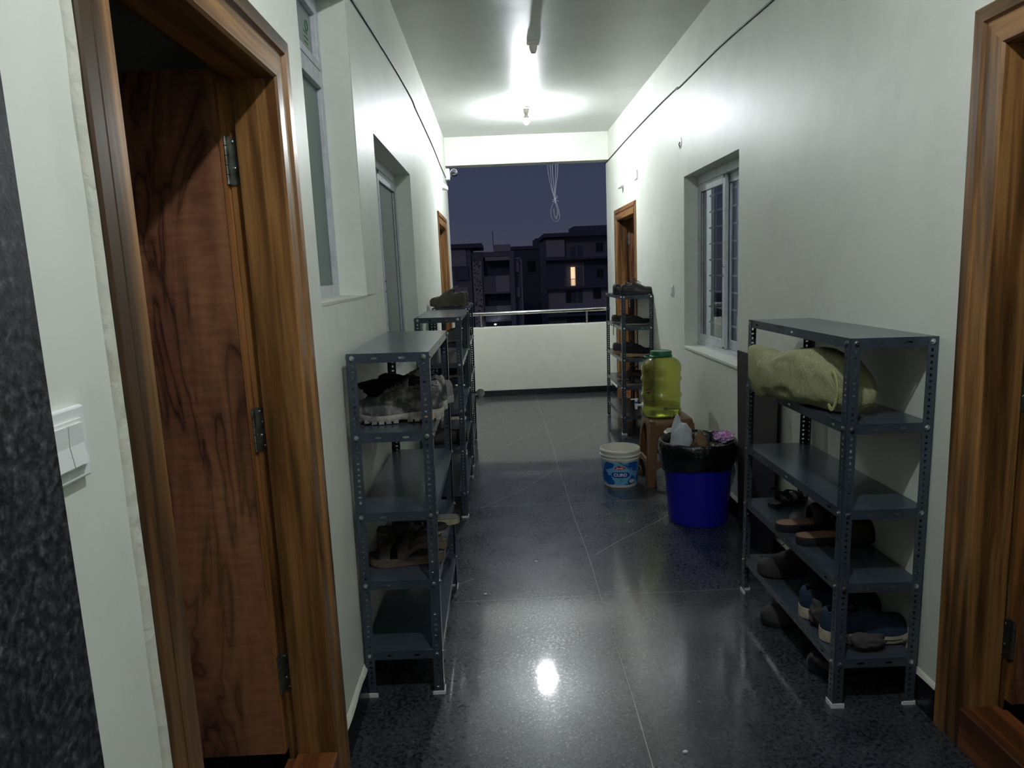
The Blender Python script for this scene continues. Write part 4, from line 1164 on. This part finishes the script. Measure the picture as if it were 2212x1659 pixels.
# pink and lilac wrapper
root = thing('wrapper', 'crumpled pink and lilac wrapper at the right side of the dustbin', 'wrapper', (1.275, 3.935, .495))
M_pink = mat('pink_foil', (190, 120, 186), .3, spec=.7); M_lilac = mat('lilac_film', (206, 190, 226), .2, spec=.8)
bm = bmesh.new(); bmesh.ops.create_icosphere(bm, subdivisions=4, radius=1)
for v in bm.verts:
    q = v.co*2.6; d = 1+.5*noise.noise(q)+.4*(abs(noise.noise(q*2.2))-.2); v.co = Vector((v.co.x*.040*d, v.co.y*.040*d, v.co.z*.026*d))
me = bpy.data.meshes.new('foil'); bm.to_mesh(me); bm.free(); me.materials.append(M_lilac)
o = bpy.data.objects.new('foil_ball', me); COL.objects.link(o); o.parent = root
b = MB()
for k in range(16):
    a = random.uniform(0, 2*PI); p = [Vector((random.uniform(-.055, .055), random.uniform(-.05, .05), random.uniform(-.01, .034))) for _ in range(4)]
    pts = smooth_path(p, 5); rr = [[(q.x, q.y, q.z), (q.x+.001, q.y+.002, q.z+.006), (q.x+.003, q.y, q.z+.003)] for q in pts]
    b.loft(rr)
b.build('foil_strip', M_pink, root, smooth=30)
# small box behind the bin
r = thing('carton', 'dark carton with cream lid between the stool and the dustbin', 'box', (1.235, 4.365, 0), .12)
MB().box(-.10, .10, -.09, .09, 0, .30).build('carton_body', mat('dark_carton', (34, 34, 38), .6), r, bevel=.002)
MB().box(-.104, .104, -.094, .094, .300, .325).build('lid', mat('cream_lid', (196, 192, 160), .6), r, bevel=.002)
# tiny litter on the floor
for k, (x, y, s_) in enumerate(((.14, 3.45, .006), (-.12, 3.1, .008), (.52, 1.95, .009), (.72, 3.95, .006))):
    lump('paper_crumb', ('white crumb of paper at the centre of the aisle floor', 'white sliver beside the near left rack on the floor', 'white fleck on the nearest floor joint',
                         'pale crumb on the floor before the bucket')[k], 'litter', (x, y, s_*.5), (s_, s_*.5, s_*.5), M_white, .3, k, sub=2)

# ---------------------------------------------------------------- railing
r = thing('handrail', 'stainless steel handrail on posts along the end parapet', 'railing', (0, YE+.075, .845))
MB().tube([(XL+.001, 0, .163), (XR-.001, 0, .163)], .0245, 20).build('rail_tube', M_chrome, r, smooth=40)
for x in (-.21, 1.075):
    p = MB().tube([(x, 0, .0), (x, 0, .142)], .0115, 14).build('post', M_chrome, r, smooth=40)
    MB().lathe([(.028, 0), (.028, .004), (.022, .010), (.0116, .012)], 20, (x, 0, 0)).build('post_collar', M_chrome, p, smooth=40)

# drain grating leaning on the end skirting
r = thing('drain_cover', 'round perforated steel drain cover leaning on the end skirting', 'drain cover', (-.262, YE-.028, .0))
b = MB()
b.lathe([(.0001, 0), (.046, 0), (.052, .001), (.053, .004), (.0001, .0045)], 40)
b.v = [(x, -z*1.0, y+.0535) for x, y, z in b.v]
b.build('disc', M_chrome, r, smooth=30)
b = MB()
for ring_, cnt in ((.010, 5), (.021, 10), (.032, 15), (.042, 20)):
    for k in range(cnt):
        a = 2*PI*k/cnt; b.tube([(ring_*math.cos(a), -.0052, ring_*math.sin(a)+.0535), (ring_*math.cos(a), -.0042, ring_*math.sin(a)+.0535)], .0026, 8)
b.build('slot', M_black, r)

# ---------------------------------------------------------------- ceiling lamps
def ceiling_lamp(label, x, y, bulb, group='batten lamp holders on the ceiling'):
    r = thing('ceiling_lamp', label, 'lamp', (x, y, H), 0, group)
    b = MB(); b.lathe([(.0001, 0), (.044, 0), (.046, -.006), (.040, -.014), (.030, -.016)], 28); b.build('rose', M_cream, r, smooth=40)
    b = MB(); b.lathe([(.028, -.012), (.0285, -.030), (.024, -.050), (.018, -.064), (.0165, -.068), (.0145, -.066), (.0145, -.03), (.0001, -.03)], 28); b.build('holder', M_cream, r, smooth=40)
    b = MB()
    for s_ in (-1, 1): b.tube([(s_*.034, 0, -.012), (s_*.034, 0, -.019)], .006, 10)
    b.build('screw_boss', M_white, r, smooth=40)
    if bulb:
        bb = MB(); bb.lathe([(.013, -.060), (.013, -.070), (.020, -.078), (.0285, -.098), (.0290, -.106)], 28); bo = bb.build('bulb_body', M_white, r, smooth=50)
        g = MB(); g.lathe([(.0290, -.106), (.0300, -.118), (.0285, -.134), (.022, -.149), (.011, -.157), (.0001, -.159)], 24); g.build('globe', bulb, bo, smooth=80)
    return r
ceiling_lamp('lit white LED bulb on the ceiling near the end of the corridor', .357, 7.10, M_bulb)
ceiling_lamp('empty white lamp holder on the ceiling without a bulb', .325, 5.16, None)
ceiling_lamp('lit white LED bulb on the ceiling above the camera', .36, .96, M_bulb2)

# wall lamp holders
def wall_holder(label, side, y, z):
    x = XL if side < 0 else XR
    r = thing('wall_lamp_holder', label, 'lamp holder', (x, y, z), 0 if side < 0 else PI, 'angled lamp holders on the side walls')
    def tilt(b, k=.5):
        b.v = [(zz*math.cos(k)+yy*math.sin(k)*0+abs(0), xx, yy*math.cos(k)-zz*math.sin(k)) for xx, yy, zz in b.v]
        return b
    b = MB(); b.lathe([(.0001, 0), (.046, 0), (.046, .006), (.042, .012), (.0001, .013)], 28); b.v = [(zz, xx, yy) for xx, yy, zz in b.v]; b.build('base_plate', M_white, r, smooth=40)
    b = MB(); b.lathe([(.038, .004), (.040, .02), (.034, .045), (.024, .066), (.020, .068), (.018, .05), (.0001, .05)], 28); tilt(b, .45); b.build('holder', M_white, r, smooth=40)
    return r
wall_holder('white angled lamp holder high on the left wall above far door', -1, 7.75, 2.44)
wall_holder('white angled lamp holder high on the right wall beside square plate', 1, 7.50, 2.355)

# plates and switches
def plate(name, label, cat, side, y, z, w_, h_, t_=.008, rockers=0, m=M_white):
    x = XL if side < 0 else XR
    r = thing(name, label, cat, (x, y, z), 0 if side < 0 else PI)
    MB().box(0, t_, -w_/2, w_/2, -h_/2, h_/2).build('plate', m, r, bevel=.003)
    if rockers:
        MB().box(t_, t_+.003, -w_*.36, w_*.36, -h_*.34, h_*.34).build('inner_frame', m, r, bevel=.001)
    for k in range(rockers):
        wk = w_*.66/rockers; y0 = -w_*.33+k*wk
        b = MB(); b.prism([(-h_*.28, .003), (-h_*.28, .008), (0, .0045), (h_*.28, .006), (h_*.28, .003)], lambda u, v, ww: (t_+v, ww, u), y0+.0008, y0+wk-.0008)
        b.build('rocker', m, r)
    return r
plate('switch_plate', 'white two-rocker switch plate between granite and left door', 'switch', -1, .835, 1.312, .092, .092, .010, 2)
plate('switch_plate', 'small white doorbell switch below the right wall, left of the window', 'switch', 1, 5.45, 1.303, .075, .085, .009, 1)
plate('junction_plate', 'square white blank plate high on the right wall', 'plate', 1, 6.81, 2.355, .13, .085, .010, 0)
b = MB(); b.lathe([(.0001, .004), (.036, .004), (.040, .002), (.040, 0), (.0001, 0)], 32); b.v = [(XR-z, 5.205+x, 2.362+y) for x, y, z in b.v]
r = tag(b.build('round_cover', M_wall, smooth=40), 'round painted cover high on the right wall above the window', 'cover')
b = MB(); b.tube([(XR-.005, 5.205, 2.37), (XR-.012, 5.200, 2.35), (XR-.006, 5.203, 2.335)], .003, 6)
o = b.build('wire_stub', M_wire); o.parent = r

# cables
def cable(label, pts, r_, m, name='cable'):
    return tag(MB().tube(smooth_path(pts, 8), r_, 8).build(name, m, smooth=60), label, 'cable')
xc = XL+.006
cable('thin dark cable running along the top of the left wall', [(xc, 1.2, 2.44), (xc, 2.1, 2.54), (xc, 3.03, 2.612), (xc, 3.6, 2.65), (xc, 4.4, 2.694), (xc, 5.1, 2.716), (xc, 5.35, 2.700), (xc, 6.0, 2.690), (xc, 6.8, 2.668), (xc, 7.6, 2.625), (xc+.002, 8.36, 2.60)], .0048, M_wire)
xc = XR-.006
cable('thin dark cable running along the top of the right wall', [(xc, 2.0, 2.69), (xc, 3.0, 2.702), (xc, 3.5, 2.711), (xc, 4.3, 2.742), (xc, 5.2, 2.745), (xc, 5.3, 2.757), (xc, 6.0, 2.764), (xc, 7.2, 2.757), (xc, 8.47, 2.733), (xc, 8.66, 2.728)], .0048, M_wire)
# hanging bundle of conduit wires outside the beam
r = thing('wire_bundle', 'pale grey looped wires hanging down below the end beam', 'wires', (.735, YE+.10, 2.745), 0)
b = MB()
kn = (.0, 0, -.43)
for k, (x, c) in enumerate(((-.075, -.03), (-.045, -.018), (-.02, .0), (.02, .012), (.045, .02))):
    b.tube(smooth_path([(x, 0, .0), (x*.95, .003*k, -.10), (c*1.2-.008, .004, -.27), (c*.3-.004, 0, -.38), kn], 5), .0042, 6)
b.build('drop_wire', M_gwire, r, smooth=60)
b = MB()
b.tube(smooth_path([(0, 0, -.43), (-.035, .006, -.49), (-.055, .006, -.56), (-.045, .004, -.63), (-.005, 0, -.675), (.035, -.004, -.66), (.05, -.006, -.61), (.035, -.004, -.52), (.004, 0, -.44)], 6), .0042, 6)
b.tube(smooth_path([(0, -.006, -.43), (.014, -.006, -.50), (.024, -.006, -.57), (.010, -.006, -.63), (-.012, -.006, -.60), (-.022, -.006, -.53)], 6), .0055, 6)
b.tube(smooth_path([(0, .006, -.43), (.028, .008, -.49), (.038, .008, -.57), (.012, .008, -.645), (-.014, .008, -.60), (-.012, .008, -.52)], 6), .0042, 6)
b.build('loop', M_gwire, r, smooth=60)
b = MB()
for dx, dz in ((.035, .045), (.045, -.012), (-.038, -.02), (.02, .06), (-.03, .01)): b.tube([kn, (dx, -.004, -.43+dz)], .0032, 6)
b.tube([(-.004, 0, -.40), (.004, -.004, -.46)], .008, 8)
b.build('knot', mat('pale_tie', (120, 124, 132), .6), r, smooth=60)

# CCTV camera at the far left under the beam
r = thing('security_camera', 'white security camera on a box at the far left under the beam', 'camera', (XL, 8.37, 2.64), 0)
MB().box(0, .052, -.045, .045, -.062, .062).build('junction_box', M_white, r, bevel=.006)
b = MB(); b.lathe([(.034, 0), (.034, .008), (.024, .014), (.018, .024), (.0001, .024)], 24); b.v = [(.052+z, x, y) for x, y, z in b.v]; b.build('mount', M_white, r, smooth=40)
hb = MB(); rings = []
for k, (y, s_) in enumerate(((-.060, .85), (-.056, 1.), (.03, 1.), (.05, .8))):
    rings.append([(.104+.033*s_*math.copysign(abs(math.cos(a))**.6, math.cos(a)), y, .012+.033*s_*math.copysign(abs(math.sin(a))**.6, math.sin(a))) for a in [2*PI*q/24 for q in range(24)]])
hb.loft(rings); hd = hb.build('head', mat('dark_camera_body', (22, 24, 30), .4), r, smooth=50)
rings = []
for y in (-.068, .045):
    o_ = [(.104+.038*math.cos(a), y, .014+.038*math.sin(a)**.7) for a in [PI*q/12 for q in range(13)]]
    rings.append(o_+[(x*1.0+(.104-x)*.1, y, z-.004) for x, yy, z in reversed(o_)])
MB().loft(rings).build('visor', M_white, hd, smooth=50)
b = MB()
for zz in (.030, -.012):
    for q in range(4): b.box(.086+q*.010, .091+q*.010, -.0615, -.0602, zz-.002, zz+.002)
b.build('led_row', M_white, hd)
b = MB(); b.tube([(.104, -.058, .010), (.104, -.066, .010)], .012, 16); b.build('lens', M_black, hd, smooth=40)

# ---------------------------------------------------------------- buildings across the road, seen from an upper floor
GZ = -9.5
M_bw = mat('building_render_light', (176, 168, 176), .9)
M_bd = mat('building_render_grey', (134, 130, 142), .9)
M_bb = mat('building_shade_tone', (98, 102, 122), .9)  # shade of the voids put into the colour, lightened for haze
M_bj = mat('jali_panel', (176, 168, 174), .9)
M_glz = mat('night_window_glass', (20, 24, 32), .2)
struct(MB().box(-150, 160, 12, 260, GZ-.2, GZ).build('ground', mat('dark_ground', (40, 38, 36), .95)))
def bpart(root, name, m, boxes, parent=None):
    b = MB()
    for bx in boxes: b.box(*bx)
    return b.build(name, m, parent or root)
g1 = thing('apartment_building', 'dark apartment block with perforated screen strip, left beyond the parapet', 'building', (-1.0, 88, GZ))
def off(bxs, o): return [(x0-o[0], x1-o[0], y0-o[1], y1-o[1], z0-o[2], z1-o[2]) for (x0, x1, y0, y1, z0, z1) in bxs]
o_ = (-1.0, 88, GZ)
Y = 85
bpart(g1, 'main_wall', M_bd, off([(-9, -3.0, Y, Y+12, GZ, 4.4), (-3.0, 1.9, Y+1.6, Y+12, GZ, 4.0), (1.9, 3.0, Y+1.0, Y+12, GZ, 3.0)], o_))
bpart(g1, 'roof_slab', M_bb, off([(-9.2, -1.6, Y-.6, Y+12.2, 4.5, 5.0), (-9, -1.7, Y+1, Y+8, 4.4, 4.55)], o_))
bpart(g1, 'light_panel', M_bw, off([(-9, -3.55, Y-.15, Y, 2.4, 4.4), (-9, -3.5, Y-.15, Y, -1.2, -.1), (-9, -3.5, Y-.15, Y, -3.2, -1.4), (-.25, 1.8, Y-.2, Y, 3.95, 4.75), (-1.3, 1.8, Y-.1, Y+1.6, 2.9, 3.4)], o_))
bpart(g1, 'floor_slab', M_bd, off([(-1.5, 1.8, Y-.1, Y+1.6, 3.35, 3.95)], o_))
for k, (za, zb_) in enumerate(((-.85, 1.1), (-4.2, -2.5), (-7.4, -5.7))):
    bp_ = bpart(g1, 'balcony', M_bd, off([(-1.55, -.15, Y-.1, Y+.1, za, zb_), (-1.55, 1.6, Y-.1, Y+1.6, za-.2, za)], o_))
    bpart(g1, 'parapet_panel', M_bw, off([(-.14, 1.55, Y-.12, Y+.05, za, zb_)], o_), bp_)
    bpart(g1, 'balcony_shade', M_bb, off([(-1.55, 1.6, Y+1.55, Y+1.62, zb_, zb_+1.75)], o_), bp_)  # dark sheet on the wall paints the shade inside the balcony
bpart(g1, 'column', M_bd, off([(1.6, 2.15, Y-.2, Y+1.4, GZ, 3.95), (-3.0, -1.55, Y+.4, Y+1.6, GZ, 4.0)], o_))
jb = MB(); jx0, jx1, jz0, jz1 = -2.85, -1.75, -7.5, 3.05
cell = .1375; nx = 8; nz = int((jz1-jz0)/cell)
random.seed(3)
for i in range(nx):
    for j in range(nz):
        x, z = jx0+i*cell, jz0+j*cell
        if i in (0, nx-1) or not (random.random() < .22): jb.box(x, x+cell, Y+.2, Y+.32, z, z+cell)
jb.v = [(x-o_[0], y-o_[1], z-o_[2]) for x, y, z in jb.v]
jb.build('perforated_screen', M_bj, g1)
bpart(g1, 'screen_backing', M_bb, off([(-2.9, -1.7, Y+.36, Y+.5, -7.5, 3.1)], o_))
for k, zc_ in enumerate((.75, -5.0)):
    fr_ = bpart(g1, 'window', M_bb, off([(-4.95, -3.35, Y-.25, Y+.1, zc_, zc_+1.6)], o_))
    bpart(g1, 'window_bars', M_bd, off([(-4.55+.2*q, -4.45+.2*q, Y-.3, Y-.2, zc_+.1, zc_+1.35) for q in range(6)], o_), fr_)
bpart(g1, 'side_panel', M_bw, off([(2.25, 2.75, Y+.7, Y+1, 1.4, 2.8), (2.25, 2.75, Y+.7, Y+1, -1.6, -.4), (2.95, 3.08, Y-.1, Y+.1, GZ, 3.1), (2.3, 3.08, Y-.1, Y+.1, 3.0, 3.12)], o_))
b = MB(); b.tube([(.75, -2.5, 14.0), (.75, -2.5, 15.9)], .05, 6); b.build('antenna', M_bb, g1)
st_ = thing('street_lamp', 'small lit white lamp low in front of the left apartment block', 'lamp', (-.42, 84.2, GZ))
MB().tube([(0, 0, 0), (0, 0, 4.7)], .05, 8).build('pole', M_bd, st_)
MB().lathe([(.0001, 4.9), (.12, 4.86), (.14, 4.8), (.0001, 4.76)], 12).build('lamp_head', mat('lit_street_lamp', (255, 255, 255), .4, emis=(235, 240, 255), estr=14), st_)

g2 = thing('apartment_building', 'low dark building between the two apartment blocks beyond the parapet', 'building', (4.2, 118, GZ))
o_ = (4.2, 118, GZ)
bpart(g2, 'main_wall', mat('far_dark_wall', (96, 98, 112), .9), off([(1.2, 9.2, 112, 124, GZ, 5.2), (6.5, 9.8, 114, 124, GZ, 6.6)], o_))
bpart(g2, 'roof_parapet', M_bb, off([(1.0, 9.4, 111.8, 112, 4.9, 5.4)], o_))
bpart(g2, 'window', M_glz, off([(2.2, 3.4, 111.9, 112, 1.4, 3.0), (5.0, 6.2, 111.9, 112, 1.4, 3.0), (2.2, 3.4, 111.9, 112, -2.4, -.8)], o_))

g3 = thing('apartment_building', 'apartment block with one warmly lit balcony door, right beyond the parapet', 'building', (11.5, 98, GZ))
o_ = (11.5, 98, GZ); Y = 95
bpart(g3, 'main_wall', M_bd, off([(6.8, 9.3, Y, Y+14, GZ, 5.6), (9.3, 17.5, Y+.6, Y+14, GZ, 5.8)], o_))
bpart(g3, 'wing_wall', M_bw, off([(6.8, 9.25, Y-.15, Y, 3.2, 5.4), (6.9, 16, Y-.1, Y+.6, -4.3, -.8), (6.9, 16, Y-.1, Y+.6, -9, -7.6)], o_))
bpart(g3, 'roof_slab', M_bb, off([(6.5, 17.8, Y-.8, Y+14, 5.8, 6.3), (10.9, 15.8, Y+3, Y+10, 6.3, 7.3)], o_))
for za in (2.6, -1.2, -4.9):
    bs = bpart(g3, 'balcony_slab', M_bb, off([(6.4, 16.4, Y-1.1, Y+.6, za+.15, za+.4)], o_))
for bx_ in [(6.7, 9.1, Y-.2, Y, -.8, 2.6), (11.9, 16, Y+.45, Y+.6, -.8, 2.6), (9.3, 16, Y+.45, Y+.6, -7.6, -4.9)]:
    bpart(g3, 'balcony_shade', M_bb, off([bx_], o_))  # flat dark panels, balcony shade given as colour
al = bpart(g3, 'lit_alcove', M_bw, off([(9.25, 11.85, Y+.4, Y+.6, -.8, 2.3)], o_))
bpart(g3, 'lit_doorway', mat('warm_lit_room', (255, 236, 210), .6, emis=(255, 214, 170), estr=.85), off([(10.05, 10.60, Y+.32, Y+.42, -.7, 1.75)], o_), al)
bpart(g3, 'alcove_shutter', M_bd, off([(10.7, 11.6, Y+.30, Y+.42, -.7, 1.75)], o_), al)
b = MB()
for q in range(12): b.box(9.0+q*.13-o_[0], 9.03+q*.13-o_[0], Y-1.0-o_[1], Y-.97-o_[1], -.8-o_[2], .15-o_[2])
b.box(9.0-o_[0], 10.5-o_[0], Y-1.0-o_[1], Y-.96-o_[1], .15-o_[2], .22-o_[2])
b.build('balcony_railing', M_bj, g3)
for (xa, xb_, za, zb_) in ((13.6, 14.45, 3.75, 4.85), (13.6, 14.45, .2, 1.3), (13.0, 13.95, -2.5, -1.25), (9.3, 9.9, -2.9, -1.4)):
    f_ = bpart(g3, 'window', M_bb, off([(xa-.08, xb_+.08, Y+.4, Y+.55, za-.08, zb_+.08)] if za > -1 else [(xa-.08, xb_+.08, Y-.2, Y-.1, za-.08, zb_+.08)], o_))
    yy = Y+.38 if za > -1 else Y-.22
    bpart(g3, 'pane', M_glz, off([(xa, (xa+xb_)/2-.03, yy, yy+.03, za, zb_), ((xa+xb_)/2+.03, xb_, yy, yy+.03, za, zb_)], o_), f_)
for (xa, xb_, za, zb_) in ((10.1, 11.7, 3.0, 4.5), (10.0, 11.5, -3.0, -1.3)):
    yy = Y+.45 if za > 0 else Y-.15
    f_ = bpart(g3, 'balcony_door', M_bb, off([(xa, xb_, yy, yy+.1, za, zb_)], o_))
    bpart(g3, 'door_post', M_bd, off([((xa+xb_)/2-.12, (xa+xb_)/2+.12, yy-.05, yy, za, zb_)], o_), f_)

# ---------------------------------------------------------------- sky, and a sun lamp added for the far buildings
w = bpy.data.worlds.new('night'); bpy.context.scene.world = w; w.use_nodes = True; nt = w.node_tree
bg = nt.nodes['Background']
tc = nt.nodes.new('ShaderNodeTexCoord'); sp = nt.nodes.new('ShaderNodeSeparateXYZ'); nt.links.new(tc.outputs['Generated'], sp.inputs[0])
r_ = ramp(nt, sp.outputs[2], [(0., (60, 60, 72)), (.08, (50, 55, 74)), (.3, (42, 48, 70))])
nt.links.new(r_.outputs[0], bg.inputs[0]); bg.inputs[1].default_value = 1.0
sl = bpy.data.lights.new('facade_fill', 'SUN'); sl.energy = .07; sl.angle = R(8); sl.color = (1., .88, .86)  # added sun lamp, brightens the building fronts; no moon in view
so = bpy.data.objects.new('facade_fill', sl); COL.objects.link(so); so.rotation_euler = (R(52), 0, R(-18))
so.rotation_euler = Vector((.30, .80, -.45)).to_track_quat('-Z', 'Y').to_euler()

# ---------------------------------------------------------------- lit room behind the right window (its own ceiling bulb)
rl = thing('room_lamp', 'dim lit bulb inside the room behind the right window', 'lamp', (2.9, 4.9, H))
MB().lathe([(.03, 0), (.03, -.03), (.02, -.06), (.0001, -.06)], 20).build('holder', M_cream, rl, smooth=40)
MB().lathe([(.014, -.05), (.03, -.09), (.03, -.12), (.0001, -.14)], 16).build('globe', mat('dim_room_globe', (255, 255, 255), .4, emis=(225, 236, 255), estr=1200), rl, smooth=60)

# ---------------------------------------------------------------- camera
f, ya, pi_, ro, hcam = 1507., .0152, .1595, -.0426, 1.5
fw = Vector((math.sin(ya)*math.cos(pi_), math.cos(ya)*math.cos(pi_), -math.sin(pi_)))
rt = Vector((math.cos(ya), -math.sin(ya), 0)); up = rt.cross(fw)
r2 = rt*math.cos(ro)+up*math.sin(ro); u2 = -rt*math.sin(ro)+up*math.cos(ro)
cam = bpy.data.cameras.new('camera'); cam.sensor_width = 36; cam.lens = f/2212*36; cam.clip_start = .02; cam.clip_end = 600
co = bpy.data.objects.new('camera', cam); COL.objects.link(co)
co.matrix_world = Matrix(((r2.x, u2.x, -fw.x, 0), (r2.y, u2.y, -fw.y, 0), (r2.z, u2.z, -fw.z, hcam), (0, 0, 0, 1)))
sc = bpy.context.scene; sc.camera = co
sc.view_settings.view_transform = 'Standard'; sc.view_settings.look = 'None'; sc.view_settings.gamma = 1.0
sc.view_settings.use_curve_mapping = False; sc.view_settings.exposure = 0.32
sc.cycles.use_denoising = True
sc.cycles.max_bounces = 10; sc.cycles.transmission_bounces = 10; sc.cycles.diffuse_bounces = 5
sc.cycles.sample_clamp_indirect = 6.0
